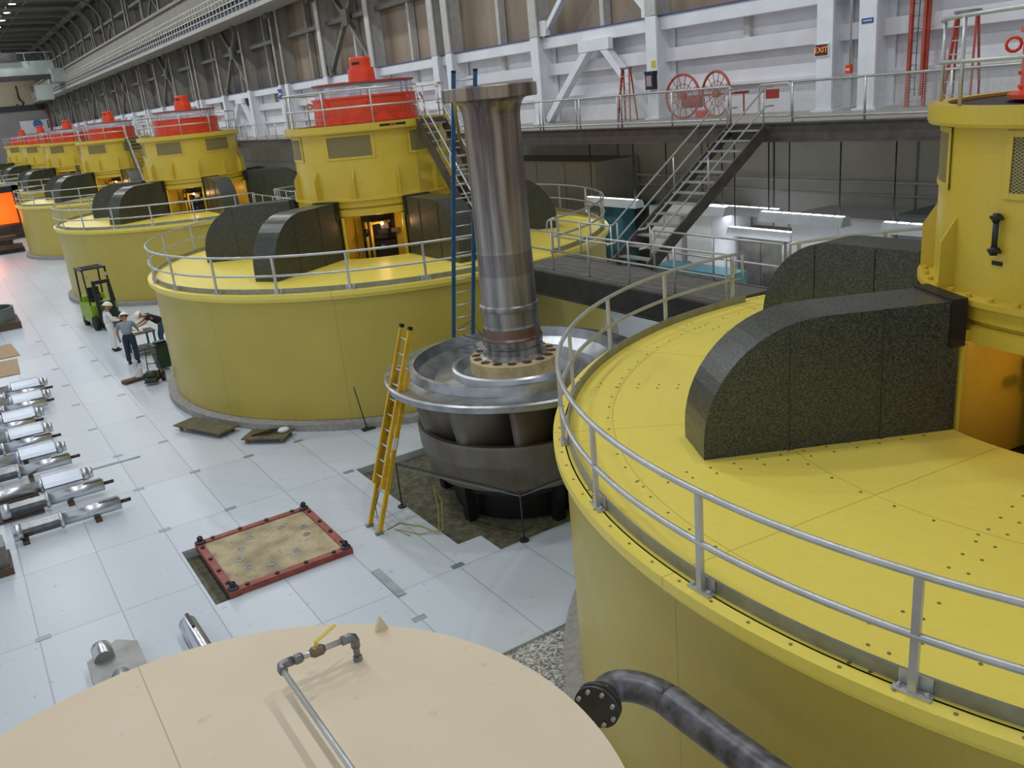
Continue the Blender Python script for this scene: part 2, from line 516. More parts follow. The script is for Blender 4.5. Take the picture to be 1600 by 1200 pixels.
# ledge beam on top of the white panels, with a thin blue line
w = MB(); w.b2(24.35, WX, Y0W, Y1W, 10.45, 10.92); trim(w, WHITEP)
w = MB(); w.b2(24.3, WX + .15, Y0W, Y1W, 10.92, 10.97); trim(w, mat('thin_blue_line', '4a4d86', .5))
w = MB(); w.b2(24.6, WX, Y0W, Y1W, 9.3, 9.78); trim(w, WHITEW)
w = MB(); w.b2(24.75, WX, Y0W, Y1W, 8.25, 8.35); trim(w, WHITEW)
w = MB(); w.b2(24.55, WX + .2, Y0W, Y1W, 14.1, 14.35); trim(w, RIBM)
w = MB(); w.b2(24.2, WX + .2, Y0W, Y1W, 22.2, 22.5); trim(w, RIBM)
w = MB(); w.b2(23.1, 23.4, Y0W, Y1W, 25.3, 26.0); trim(w, RIBM)
PER = 24.85
pairs = [17.15 + PER * k for k in range(-1, 8)]


COLFAR = mat('far_column_steel', '9c978c', .6, 0, .05)
COLMID = mat('column_grey_steel', 'c2c0bb', .6, 0, .05)


def column(y, wd=.58, dark=False):
    w = MB()
    for (a, b) in ((23.95, 24.03), (24.87, 24.95)): w.b2(a, b, y - wd / 2, y + wd / 2, MZ, 10.95)
    w.b2(24.03, 24.87, y - .04, y + .04, MZ, 10.95)
    v = MB(); wd2 = wd if y < 60 else .34
    v.b2(23.95, 24.03, y - wd2 / 2, y + wd2 / 2, 10.98, 25.2); v.b2(24.03, 24.9, y - .03, y + .03, 10.98, 25.2)
    trim(v, COLMID if y < 60 else COLFAR)
    w.b2(23.85, 25, y - wd / 2 - .12, y + wd / 2 + .12, MZ, MZ + .06)
    trim(w, WHITEP)


def ribs(y, r=.1):
    w = MB(); pts = [(24.2, y, 25.2 - 3.2)]
    for k in range(0, 9):
        a = PI / 2 * k / 8; pts.append((21 + 3.2 * math.cos(a), y, 22.4 + 3.2 * math.sin(a)))
    pts += [(-13, y, 25.62)]
    for p, q in zip(pts[:-1], pts[1:]): w.bar(p, q, .22, .5, up=(0, 1, 0))
    trim(w, RIBM)


for k, yp in enumerate(pairs):
    for y in (yp, yp + 1.5, yp + 9.35, yp + 17.05):
        if Y0W < y < Y1W - 1: column(y)
        if 60 < y < Y1W: ribs(y)
    for y in (yp + 5.4, yp + 13.1, yp + 21.0):      # slim mullions between the columns
        if Y0W < y < Y1W - 1:
            w = MB(); w.b2(24.7, 25.1, y - .12, y + .12, 10.97, 25.9); w.b2(24.8, 25.1, y - .13, y + .13, 9.78, 10.45); trim(w, COLFAR if y > 60 else COLMID)
    # braced bay between yp+9.6 and yp+17.7
    ya, yb, ym = yp + 9.35, yp + 17.05, yp + 13.05
    if ya > Y0W and yb < Y1W:
        w = MB()
        w.bar((24.3, ym - .3, 10.35), (24.3, ya + .35, MZ + .15), .3, .34, up=(1, 0, 0)); w.bar((24.3, ym + .3, 10.35), (24.3, yb - .35, MZ + .15), .3, .34, up=(1, 0, 0))
        w.b2(24.1, 24.35, ym - 1.0, ym + 1.0, 10.05, 10.5)
        trim(w, WHITEP)
        w = MB()
        for (a, b) in ((ya, 11.0), (yb, 11.0), (ya, 17.3), (yb, 17.3)):
            w.bar((24.35, ym, 14.2), (24.35, a + (.3 if a == ya else -.3), b), .22, .28, up=(1, 0, 0))
        w.b2(24.15, 24.4, ym - .45, ym + .45, 13.7, 14.7)
        for (a, b) in ((ya, 11.1), (yb, 11.1)): w.b2(24.15, 24.4, a + (.1 if a == ya else -.7), a + (.7 if a == ya else -.1), 10.97, 11.6)
        for a in (ya, yb):
            w.bar((24.35, ym, 22.0), (24.35, a + (.3 if a == ya else -.3), 19.6), .2, .25, up=(1, 0, 0))
        trim(w, WHITEP if ya < 40 else RIBM)
# crane runway girder with mesh guard
w = MB(); w.b2(22.2, 23.7, Y0W + 40, Y1W, 17.3, 19.0); w.b2(21.95, 23.9, Y0W + 40, Y1W, 19.0, 19.25); trim(w, mat('runway_girder', '827b6e', .6, .1, .12, .6, stretch=(1, 3, 1)))
w = MB(); w.b2(22.6, 23.7, Y0W + 40, Y1W, 16.3, 17.3); trim(w, mat('runway_dark_blue', '3e4258', .7))  # dark blue box behind the guard grid
w = MB(); w.b2(21.8, 23.8, Y0W + 40, Y1W, 16.0, 16.3); trim(w, mat('runway_walk', 'a9a79f', .6))
w = MB()
for z in (16.7, 17.1, 17.5, 17.9): w.b2(21.85, 21.89, Y0W + 40, Y1W, z - .035, z + .035)
y = 42.
while y < Y1W:
    w.b2(21.85, 21.9, y - .04, y + .04, 16.3, 17.95); y += 1.0
trim(w, mat('runway_guard', 'c8c6ba', .5, .2))
w = MB()
for y in pairs:
    for dy in (.8, 9.35, 17.05):
        if 42 < y + dy < Y1W: w.b2(23.4, 24.0, y + dy - .1, y + dy + .1, 15.6, 16.0)
trim(w, RIBM)
# ceiling purlins
w = MB()
for x in range(-12, 23, 7): w.b2(x, x + .12, 60, Y1W, 25.85, 26.0)
trim(w, RIBM)
# under the mezzanine: pipe runs, dado wall
w = MB(); w.tube([(24.8, Y0W, 5.0), (24.8, Y1W, 5.0)], .05, 6); w.tube([(24.8, Y0W, 4.6), (24.8, Y1W, 4.6)], .035, 6); trim(w, GREYW)
w = MB()
for y in (12, 16, 21.5, 25, 30, 38, 46, 54): w.b2(24.95, 25, y - .02, y + .02, 0, MZ - .3)
trim(w, GREYCAB)
# end wall features
w = MB(); w.b2(-14, 23.4, 214.85, 215, 15.8, 21.0); trim(w, mat('lit_end_wall', 'b9a98c', .6, 0, .1, .2))  # lit upper part of the end wall, its light put into the tan
w = MB(); w.b2(-14, 25, 214.7, 214.85, 14.7, 15.8); trim(w, DARK)
w = MB(); w.b2(24.0, 24.9, 213.6, 214.7, 7.3, 24); trim(w, mat('red_brown_column', '7a5348', .6))
o = thing('wall_panel', 'pale board with a round blue emblem on the far end wall', 'sign', (21.6, 214.6, 9.5))
w = MB(); w.b2(-3.1, 3.1, 0, .1, 0, 3.2); w.build('board', WHITEW, o)
w = MB(); w.prism([(.9 * math.cos(t * PI / 12), .9 * math.sin(t * PI / 12)) for t in range(24)], lambda a, b: (a + .2, -.01, b + 2.4), lambda a, b: (a + .2, -.06, b + 2.4)); w.build('round_emblem', mat('emblem_blue', '2a5f9e', .5, 0, .3, 2, hex2='6a8fb8'), o)
w = MB(); w.b2(2.0, 2.25, -.05, 0, 1.4, 3.0); w.build('dark_mark', DARK, o)

# ------------------------------------------------------------------ generators
RB = 8.07


def hood_parts(root, a, zt, bolts=True):
    """dark radial air duct at angle a (degrees), z 4..zt"""
    t = math.radians(a); e = Vector((math.cos(t), math.sin(t), 0)); n = Vector((-math.sin(t), math.cos(t), 0))
    W2 = .43; r0, r1, cr = 2.93, 6.25, 1.55
    poly = [(r0, 4.0), (r1, 4.0)]
    for k in range(0, 15):
        q = PI / 2 * k / 14; poly.append((r1 - cr + cr * math.cos(q), zt - cr + .12 * 0 + cr * math.sin(q)))
    poly += [(r0, zt)]
    P = lambda s: (lambda r, z: e * r + n * s + Vector((0, 0, z)))
    m = MB(); m.prism(poly, P(-W2), P(W2))
    o = m.build('air_duct', HOOD, root)
    # edge flange and stiffener seams on both faces
    for s in (-1, 1):
        for rr in (3.9, 5.1):
            m = MB()
            zz = zt - .03 if rr < r1 - cr else zt - cr + math.sqrt(max(0, cr * cr - (rr - (r1 - cr)) ** 2)) - .03
            c = e * rr + n * s * (W2 + .008)
            m.bar(c + Vector((0, 0, 4.0)), c + Vector((0, 0, zz)), .05, .016, up=tuple(n))
            m.build('stiffener', HOOD, o)
    m = MB(); c = e * (r0 + .04) + Vector((0, 0, zt - .28)); m.box(c, (.2, W2 * 2 + .06, .62), rz=t); m.build('end_collar', BLACK, o)
    return o


def make_generator(loc, label, dz=0., win_off=0, first=False, near=False):
    g = thing('generator', label, 'generator', loc, 0, 'yellow generators in a row down the hall')
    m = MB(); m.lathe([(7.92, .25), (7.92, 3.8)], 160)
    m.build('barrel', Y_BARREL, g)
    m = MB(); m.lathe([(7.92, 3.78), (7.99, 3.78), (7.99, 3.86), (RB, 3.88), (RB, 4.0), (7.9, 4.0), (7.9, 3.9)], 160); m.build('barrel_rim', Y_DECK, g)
    m = MB(); m.lathe([(8.2, 0), (8.2, .2), (7.92, .24)], 160); m.build('base_curb', GREYCONC, g)
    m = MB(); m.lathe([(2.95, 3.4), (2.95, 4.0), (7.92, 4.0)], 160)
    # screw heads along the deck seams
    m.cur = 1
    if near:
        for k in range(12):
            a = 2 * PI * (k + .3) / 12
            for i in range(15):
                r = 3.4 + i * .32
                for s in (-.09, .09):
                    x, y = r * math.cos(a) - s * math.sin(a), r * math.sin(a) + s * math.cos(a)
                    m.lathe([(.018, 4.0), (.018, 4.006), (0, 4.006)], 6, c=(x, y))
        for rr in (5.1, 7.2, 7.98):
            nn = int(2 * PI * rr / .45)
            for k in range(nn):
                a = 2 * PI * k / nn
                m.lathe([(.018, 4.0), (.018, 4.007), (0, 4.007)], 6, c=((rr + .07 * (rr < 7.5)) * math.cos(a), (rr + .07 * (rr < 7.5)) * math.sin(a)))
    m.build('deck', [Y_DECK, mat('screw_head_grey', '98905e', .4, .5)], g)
    m = MB(); m.lathe([(2.95, 3.4), (0, 3.4)], 48); m.build('well_floor', DARK, g)
    # ---- rim railing : two arcs leaving openings near +79.8 and -79.8 degrees
    rr = 7.93
    for (a0, a1) in ((84.2, 275.8), (-75.6, 75.4)):
        m = MB(); n = int((a1 - a0) / 2)
        for r_ in (7.86, 7.84): pass
        m.lathe([(7.86, 4.0), (7.86, 4.14), (7.835, 4.14), (7.835, 4.0)], n, math.radians(a0), math.radians(a1))
        rl = m.build('rim_railing', TOE, g)
        for z in (5.05, 4.52):
            m = MB(); m.tube([(rr * math.cos(math.radians(a0 + (a1 - a0) * i / n)), rr * math.sin(math.radians(a0 + (a1 - a0) * i / n)), z) for i in range(n + 1)], .034, 8)
            m.build('handrail', GALV, rl)
        for a in (a0, a1):
            m = MB(); c, s_ = rr * math.cos(math.radians(a)), rr * math.sin(math.radians(a)); m.tube([(c, s_, 5.05), (c, s_, 4.52)], .03, 8)
            m.build('end_loop', GALV, rl)
        a = a0 + (1.8 if a0 < 0 else 1.7); k = 0
        post_angles = []
        if a0 > 0:
            post_angles = [86.2, 101, 116.2] + [131.4 + 15.2 * i for i in range(10)]
        else:
            post_angles = [-73.5 + 14.7 * i for i in range(11)]
        for a in post_angles:
            if not (a0 < a < a1): continue
            t = math.radians(a); c, s_ = rr * math.cos(t), rr * math.sin(t)
            m = MB(); m.box((c, s_, 4.53), (.05, .065, 1.03), rz=t)
            m.box((c, s_, 4.012), (.09, .3, .022), rz=t); m.box((c * (7.87 / rr), s_ * (7.87 / rr), 4.08), (.012, .26, .13), rz=t)
            for q in (-.11, .11): m.lathe([(.024, 4.02), (.024, 4.05), (0, 4.05)], 6, c=(c - q * math.sin(t), s_ + q * math.cos(t)))
            m.build('post', GALV, rl)
    # ---- housing
    z0 = 5.92 + dz; zt = 8.18 + dz
    m = MB(); m.lathe([(2.65, z0), (2.65, zt - .18)], 96); m.build('housing', Y_HOUSE, g)
    m = MB(); m.lathe([(2.65, zt - .2), (2.82, zt - .2), (2.84, zt - .16), (2.84, zt + .04), (2.6, zt + .04), (2.6, zt)], 96); m.build('housing_lip', Y_HOUSE, g)
    m = MB(); m.lathe([(2.6, zt - .01), (0, zt - .01)], 48); m.build('housing_floor', DARK, g)
    m = MB(); m.lathe([(2.65, z0), (2.86, z0), (2.86, z0 - .07), (2.78, z0 - .09), (2.78, z0 - .27), (2.7, z0 - .29), (2.7, z0 - .33), (2.8, z0 - .35), (2.8, z0 - .55), (2.7, z0 - .57), (2.6, z0 - .4)], 96)
    fr = m.build('flange_ring', Y_HOUSE, g)
    if near:
        for k in range(48):
            t = 2 * PI * k / 48
            if not (80 < k * 7.5 < 290): continue
            m = MB(); m.lathe([(.042, z0), (.042, z0 + .045), (.03, z0 + .05), (0, z0 + .05)], 6, c=(2.76 * math.cos(t), 2.76 * math.sin(t))); m.build('bolt', Y_HOUSE, fr)
    for k in range(12):
        t = math.radians(202 - 1 + 30 * k + (5 if near else 0)); e = Vector((math.cos(t), math.sin(t), 0)); n_ = Vector((-math.sin(t), math.cos(t), 0))
        m = MB(); m.prism([(2.64, z0), (2.84, z0), (2.84, z0 + .62), (2.66, z0 + .92), (2.64, z0 + .92)], lambda a, b: e * a - n_ * .012 + Vector((0, 0, b)), lambda a, b: e * a + n_ * .012 + Vector((0, 0, b)))
        m.build('gusset', Y_HOUSE, g)
    for k in range(6):
        ac = math.radians(170 + 60 * k + win_off); h = math.radians(18)
        m = MB()
        za, zb = 7.16 + dz, 7.94 + dz
        for (p0, p1, q0, q1) in ((-h, -h * .88, za, zb), (h * .88, h, za, zb), (-h, h, za, za + .07), (-h, h, zb - .07, zb)):
            m.lathe([(2.65, q0), (2.675, q0), (2.675, q1), (2.65, q1)], 8, ac + p0, ac + p1)
        wf = m.build('vent_window', Y_HOUSE, g)
        m = MB(); m.lathe([(2.662, za + .07), (2.662, zb - .07)], 10, ac - h * .88, ac + h * .88); m.build('mesh_screen', MESHM, wf)
    # top railing, open where the stair leaves
    m = MB(); a0, a1 = -52, 283
    rt = 2.72
    if near: a0, a1 = 112, 283
    m.tube([(rt * math.cos(math.radians(a0 + (a1 - a0) * i / 60)), rt * math.sin(math.radians(a0 + (a1 - a0) * i / 60)), zt + 1.08) for i in range(61)], .03, 6)
    tr = m.build('top_railing', GALV, g)
    m = MB(); m.tube([(rt * math.cos(math.radians(a0 + (a1 - a0) * i / 60)), rt * math.sin(math.radians(a0 + (a1 - a0) * i / 60)), zt + .56) for i in range(61)], .03, 6); m.build('handrail', GALV, tr)
    nn = 10 if not near else 5
    for i in range(nn + 1):
        t = math.radians(a0 + (a1 - a0) * i / nn); m = MB(); m.tube([(rt * math.cos(t), rt * math.sin(t), zt + .03), (rt * math.cos(t), rt * math.sin(t), zt + 1.08)], .028, 6); m.build('post', GALV, tr)
    # red exciter drum
    zd = zt + .04
    m = MB(); m.lathe([(1.9, zd), (1.9, zd + .05), (1.76, zd + .06), (1.76, zd + .8), (1.8, zd + .8), (1.8, zd + .86), (1.5, zd + .86), (0, zd + .86)], 64)
    for row, zz in ((24, zd + .3), (24, zd + .12)):
        for k in range(row):
            t = 2 * PI * (k + (.5 if zz < zd + .2 else 0)) / row; m.box((1.77 * math.cos(t), 1.77 * math.sin(t), zz), (.04, .045, .045), rz=t)
    dr = m.build('exciter_drum', RED, g)
    for k in range(8):
        t = math.radians(22 + 45 * k); c = Vector((1.78 * math.cos(t), 1.78 * math.sin(t), zd + .66)); e = Vector((math.cos(t), math.sin(t), 0))
        m = MB(); m.tube([c + e * (.1 + .09 * math.cos(q * PI / 5)) + Vector((0, 0, .09 * math.sin(q * PI / 5))) for q in range(10)], .022, 6, closed=True); m.build('lifting_eye', RED, dr)
    m = MB(); m.lathe([(1.68, zd + .86), (1.68, zd + 1.26)], 64); m.build('clear_guard', CLEAR, g)
    m = MB(); m.lathe([(0, zd + 1.22), (1.7, zd + 1.24), (1.74, zd + 1.26), (1.74, zd + 1.3), (.4, zd + 1.33), (0, zd + 1.33)], 64); m.build('drum_lid', REDDK, g)
    for k in range(6):
        t = math.radians(10 + 60 * k); m = MB(); m.tube([(1.6 * math.cos(t), 1.6 * math.sin(t), zd + .86), (1.6 * math.cos(t), 1.6 * math.sin(t), zd + 1.3)], .025, 6); m.build('stud', DULLST, g)
    m = MB(); m.lathe([(.47, zd + 1.3), (.44, zd + 1.75), (.36, zd + 1.77), (.36, zd + 2.06), (.33, zd + 2.1), (0, zd + 2.1)], 40); cp = m.build('top_cap', RED, g)
    t = math.radians(220); m = MB(); m.lathe([(.365, zd + 1.86), (.368, zd + 1.86), (.368, zd + 1.94), (.365, zd + 1.94)], 6, t - .4, t + .4); m.build('slot', BLACK, cp)
    # inside the well
    for k in range(6):
        hood_parts(g, 30 + 60 * k + (2 if near and k == 2 else 0), 5.85 + dz * .6)
    m = MB(); m.lathe([(1.15, 3.4), (1.15, 4.1), (1.3, 4.1), (1.3, 4.3), (.9, 4.3), (.75, z0 - .4)], 40); m.build('bearing_drum', DARK, g)
    for k in range(6):
        a = math.radians(60 * k); h = math.radians(20)
        for s in (-1, 1):
            t = a + s * h; m = MB(); e = Vector((math.cos(t), math.sin(t), 0))
            p0 = e * 2.88; t2 = a + s * math.radians(34); p1 = Vector((1.35 * math.cos(t2), 1.35 * math.sin(t2), 0))
            m.bar(p0 + Vector((0, 0, 4.38)), p1 + Vector((0, 0, 4.38)), .05, 1.9)
            m.bar(p0 + Vector((0, 0, 3.42)), p0 + Vector((0, 0, z0 - .57)), .08, .08)
            m.build('side_panel', Y_HOUSE, g)
        m = MB()
        for q, rad in ((-.22, 1.75), (-.13, 1.7)):
            c = Vector((rad * math.cos(a + q), rad * math.sin(a + q), 0)); m.tube([c + Vector((0, 0, 3.4)), c + Vector((0, 0, z0 - .9))], .055, 8)
        m.tube([(1.7 * math.cos(a - .13), 1.7 * math.sin(a - .13), 4.95), (1.4 * math.cos(a + .3), 1.4 * math.sin(a + .3), 4.95)], .05, 8)
        m.build('yellow_pipe', Y_HOUSE, g)
        c = Vector((1.78 * math.cos(a - .22), 1.78 * math.sin(a - .22), 4.55)); m = MB()
        m.tube([c, c + Vector((0, 0, .25))], .07, 8); m.tube([c + Vector((.12, .12, .12)), c - Vector((.12, .12, -.12))], .03, 6); m.lathe([(.09, 4.64), (.09, 4.66), (.02, 4.66)], 10, c=(c.x * 1.1, c.y * 1.1)); m.build('valve', BLACK, g)
        random.seed(k)
        for _ in range(7):
            m = MB(); t = a + random.uniform(-.05, .4); r = random.uniform(1.3, 1.6); zz = random.uniform(3.6, 4.9)
            m.box((r * math.cos(t), r * math.sin(t), zz), (.12, random.uniform(.08, .3), random.uniform(.08, .35)), rz=t)
            m.build('instrument_box', BLACK if _ % 3 else DULLST, g)
        c = (1.85 * math.cos(a + .1), 1.85 * math.sin(a + .1), 4.95)
        m = MB(); m.sphere(c, .055, 10, 6); m.build('inspection_lamp', EMO, g)
    return g


GEN = []
g1 = make_generator((XG, GY[0], 0), 'nearest yellow generator filling the right foreground, with a gauge on its housing', -.2, 12, near=True)
g2 = make_generator((XG, GY[1], 0), 'large yellow generator at centre left, standing right behind the ladders and shaft')
glabels = ['third yellow generator back, whose barrel rises behind the lime green forklift', 'fourth yellow generator back, its barrel half cut off by the left edge of the view',
           'fifth yellow generator back, only its housing top and red drum seen', 'sixth yellow generator back, tiny red drum seen between two others', 'farthest yellow generator visible, its red cap near the left edge']
GEN = [g1, g2]
for lb, y in zip(glabels, GY[2:7]):
    GEN.append(inst(g2, lb, (XG, y, 0)))
for g_, y in zip(GEN, GY):
    for a in (180, 240, 300):
        t = math.radians(a)
        if y < 90: lamp('well_lamp', 'POINT', (XG + 2.05 * math.cos(t + .05), y + 2.05 * math.sin(t + .05), 4.9), 8, (1, .58, .3), .06)
# gauge, plate on the nearest generator
ga = math.radians(164)
m = MB(); e = Vector((math.cos(ga), math.sin(ga), 0)); c = e * 2.72
m.tube([c + Vector((0, 0, 6.38)), c + Vector((0, 0, 6.7))], .035, 8)
gg = m.build('sight_gauge', DARK, g1)
for zz in (6.34, 6.74):
    m = MB(); m.tube([e * 2.64 + Vector((0, 0, zz)), e * 2.78 + Vector((0, 0, zz))], .03, 8); m.tube([c + Vector((.09 * math.sin(ga), -.09 * math.cos(ga), zz)), c - Vector((.1 * math.sin(ga), -.1 * math.cos(ga), -zz))], .02, 6)
    m.tube([c + Vector((0, 0, zz - .05)), c + Vector((0, 0, zz + .05))], .045, 8); m.build('gauge_valve', BLACK, gg)
m = MB(); m.box(e * 2.655 + Vector((0, 0, 6.18)), (.015, .15, .05), rz=ga); m.build('name_plate', BLACK, g1)
# nameplate strip on the lip of the second generator
zt = 8.18
m = MB(); a_ = math.radians(262)
lip = MB()
for i, k in enumerate([-9, -8.1, -7.2, -6.3, -5.4, -4.5, -3.6, -2.7, 1.6, 2.5, 3.4, 4.3, 5.2, 6.1, 7, 7.9]):
    t = a_ + math.radians(k)
    lip.box((2.845 * math.cos(t), 2.845 * math.sin(t), zt - .06), (.012, .032 + .006 * (i % 3), .075), rz=t)
lip.build('maker_lettering', BLACK, g2)
m = MB(); m.lathe([(2.842, zt - .1), (2.85, zt - .1), (2.85, zt - .02), (2.842, zt - .02)], 4, a_ - math.radians(1.9), a_ + math.radians(.6)); m.build('maker_emblem', mat('emblem_red', '9c3b34', .5), g2)

# ------------------------------------------------------------------ high-bay lamps under the ceiling
hb = thing('high_bay_lamp', 'white high bay lamp', 'lamp', (13.6, 10, 24.6), 0, 'high bay lamps hanging under the ceiling')
m = MB(); m.lathe([(.12, .55), (.16, .3), (.45, 0), (.43, 0), (.14, .28), (.1, .3)], 20); m.build('reflector', LIGHTMETAL, hb)
m = MB(); m.lathe([(.0, -.02), (.36, -.02), (.36, .04), (0, .04)], 20); m.build('bulb', EMW, hb)
m = MB(); m.tube([(0, 0, .5), (0, 0, 1.4)], .04, 6); m.build('stem', DULLST, hb)
hbl = {125: 'lowest placed of the bright high bay lamps in the group at top left corner', }
ly = [6 + 8.2 * i for i in range(25)]
first = True
for rx in (13.6, 1.0):
    for y in ly:
        lamp('bay_light', 'AREA', (rx, y, 24.45), BAY_POWER, (.93, .97, 1), .8)
        if y < 50 and rx > 5 or rx < 5: continue
        lb = 'white high bay lamp hanging under the dark ceiling in the row at top left'
        if first: hb.location = (rx, y, 24.6); hb['label'] = lb; first = False
        else: inst(hb, lb, (rx, y, 24.6))

# ------------------------------------------------------------------ overhead travelling crane
cr = thing('overhead_crane', 'grey overhead travelling crane spanning the hall near its far end', 'crane', (5, 165, 16.3))
CRM = mat('crane_paint', 'a9b3ad', .5, 0, .1, .5)
m = MB(); m.b2(-18, 16, -1.2, -.8, 2.2, 4.3); m.build('main_girder', CRM, cr)
m = MB(); m.b2(-18, 16, 1.5, 1.9, 2.2, 4.3); m.build('main_girder', CRM, cr)
m = MB(); m.b2(-18, 16.2, -1.5, 2.2, 1.6, 2.2); m.build('lower_walkway', DARK, cr)
m = MB(); m.b2(15.2, 17.3, -3, 3.6, .9, 2.9); m.build('end_truck', CRM, cr)
m = MB(); m.b2(3, 11, -1.6, 2.4, 4.3, 5.6); m.b2(5, 9, -1, 1.8, 5.6, 6.6); m.build('trolley', DARK, cr)
m = MB()
for x in range(-18, 17, 3): m.b2(x, x + .08, -1.5, -1.42, 4.3, 5.5)
m.b2(-18, 16, -1.5, -1.42, 5.45, 5.55); m.build('guard_rail', GALV, cr)
m = MB(); m.tube([(10, 0, .8), (10, 0, -1.2)], .15, 8); m.tube([(10, 0, -1.2), (10.5, 0, -1.8), (10, 0, -2.4), (9.4, 0, -2)], .2, 8); m.build('hook', BLACK, cr)
m = MB(); m.b2(12.6, 15, -1.2, 1, -1.6, .7); m.build('operator_cab', CRM, cr)

# ------------------------------------------------------------------ railings helper
def straight_rail(root, p, q, n, z0, top=1.05, mids=(.55,), r=.026, ends=(False, False), posts=True):
    p = Vector(p); q = Vector(q)
    for h in (top,) + tuple(mids):
        m = MB(); m.tube([p + Vector((0, 0, z0 + h)), q + Vector((0, 0, z0 + h))], r, 8); m.build('handrail', GALV, root)
    d = (q - p).normalized()
    for e, c, s in ((ends[0], p, -1), (ends[1], q, 1)):
        if e:
            m = MB(); a = c + Vector((0, 0, z0 + top)); b = c + Vector((0, 0, z0 + mids[0]))
            m.tube([a, a + d * s * .17 + Vector((0, 0, -.04)), a + d * s * .25 + Vector((0, 0, -.16)), b + d * s * .25 + Vector((0, 0, .16)), b + d * s * .17 + Vector((0, 0, .04)), b], r, 8); m.build('end_loop', GALV, root)
    if posts:
        for i in range(n + 1):
            c = p.lerp(q, i / n); m = MB(); m.tube([c + Vector((0, 0, z0)), c + Vector((0, 0, z0 + top))], r, 8); m.build('post', GALV, root)


def link_walkway(yc, label):
    root = thing('link_walkway', label, 'walkway', (14.3, yc, 4.0), 0, 'short walkways between neighbouring generators')
    m = MB(); m.b2(-.85, .9, -3.9, 3.9, -.06, 0); m.build('deck_plate', mat('walkway_plate', '6f6c66', .6, .2, .1), root)
    for x in (-.85, .8):
        m = MB(); m.b2(x, x + .1, -3.9, 3.9, -.66, -.06); m.b2(x - .06, x + .16, -3.9, 3.9, -.7, -.66); m.build('side_beam', DARK, root)
    m = MB()
    for y in (-3.5, -1.2, 1.2, 3.5): m.b2(-.75, .8, y - .06, y + .06, -.5, -.1)
    m.build('cross_beam', DARK, root)
    rr = thing('r', '', ''); del rr['label']; del rr['category']; rr.name = 'railing_near'
    rr.parent = root
    rr.name = 'side_railing'
    straight_rail(rr, (-.72, 3.9, 0), (-.72, -4.0, 0), 5, 0, ends=(False, True))
    rr = bpy.data.objects.new('side_railing', None); COL.objects.link(rr); rr.parent = root
    straight_rail(rr, (.72, -.15, 0), (.72, -4.3, 0), 2, 0)
    rr = bpy.data.objects.new('side_railing', None); COL.objects.link(rr); rr.parent = root
    straight_rail(rr, (.72, 4.3, 0), (.72, 1.55, 0), 2, 0, ends=(True, False))
    return root


def stair(root, top, bot, width, axis, ntread, over=.35):
    """top/bot: Vectors on the centre line; width across; axis: horizontal unit vector across the stair"""
    top = Vector(top); bot = Vector(bot); A = Vector(axis)
    d = (top - bot)
    for s in (-1, 1):
        m = MB(); m.bar(bot + A * s * width / 2 + Vector((0, 0, .0)), top + A * s * width / 2 + Vector((0, 0, -.1)), .06, .32); m.build('stringer', DKBROWN, root)
    h = Vector((d.x, d.y, 0)).normalized()
    for i in range(ntread):
        c = bot + d * ((i + .6) / ntread); m = MB()
        ang = math.atan2(h.y, h.x); m.box(c, (.26, width - .06, .035), rz=ang); m.build('tread', mat('tread_grating', 'a5a59c', .5, .3, .1), root)
    for s in (-1, 1):
        o = A * s * (width / 2 - .02)
        for hh in (1.0, .5):
            m = MB(); m.tube([bot - h * .3 + o + Vector((0, 0, hh + .02)), bot - h * .05 + o + Vector((0, 0, hh + .02)), top + o + Vector((0, 0, hh + .02)), top + h * .3 + o + Vector((0, 0, hh + .02))], .026, 8); m.build('handrail', GALV, root)
        for t in (.02, .5, .98):
            c = bot + d * t + o; m = MB(); m.tube([c, c + Vector((0, 0, 1.0))], .024, 6); m.build('post', GALV, root)


SX0 = 14.75
for i, lb in enumerate(('steel stair rising from the link walkway behind the runner to the mezzanine', 'steel stair to the mezzanine seen behind the second generator', 'steel stair rising to the mezzanine just right of the third generator housing')):
    yc = (GY[i] + GY[i + 1]) / 2 + .2
    link_walkway(yc - .2, ('grey link walkway on steel beams joining the two nearest generators', 'link walkway with white railings between the second and third generators', 'link walkway between the third and fourth generators')[i])
    r = thing('mezzanine_stair', lb, 'stair', (0, yc + .5, 0), 0, 'stairs up to the mezzanine')
    stair(r, (19.42, 0, MZ - .05), (SX0 + .25, 0, 4.08), 1.35, (0, 1, 0), 13)
for i in (1, 3, 4):
    r = thing('housing_stair', ('brown steel stair descending from the housing top behind the blue ladder', 'stair descending from the top of the third generator housing', 'stair descending from the top of the fourth generator housing', 'small stair at the fifth generator housing')[i - 1], 'stair', (0, GY[i], 0), 0, 'stairs from generator housings')
    stair(r, (XG + .88, -2.95, 8.12), (XG + .88, -6.6, 4.1), .95, (1, 0, 0), 15)
    m = MB(); m.b2(XG + .4, XG + 1.4, -2.98, -2.86, 8.0, 8.2); m.build('landing_plate', DKBROWN, r)

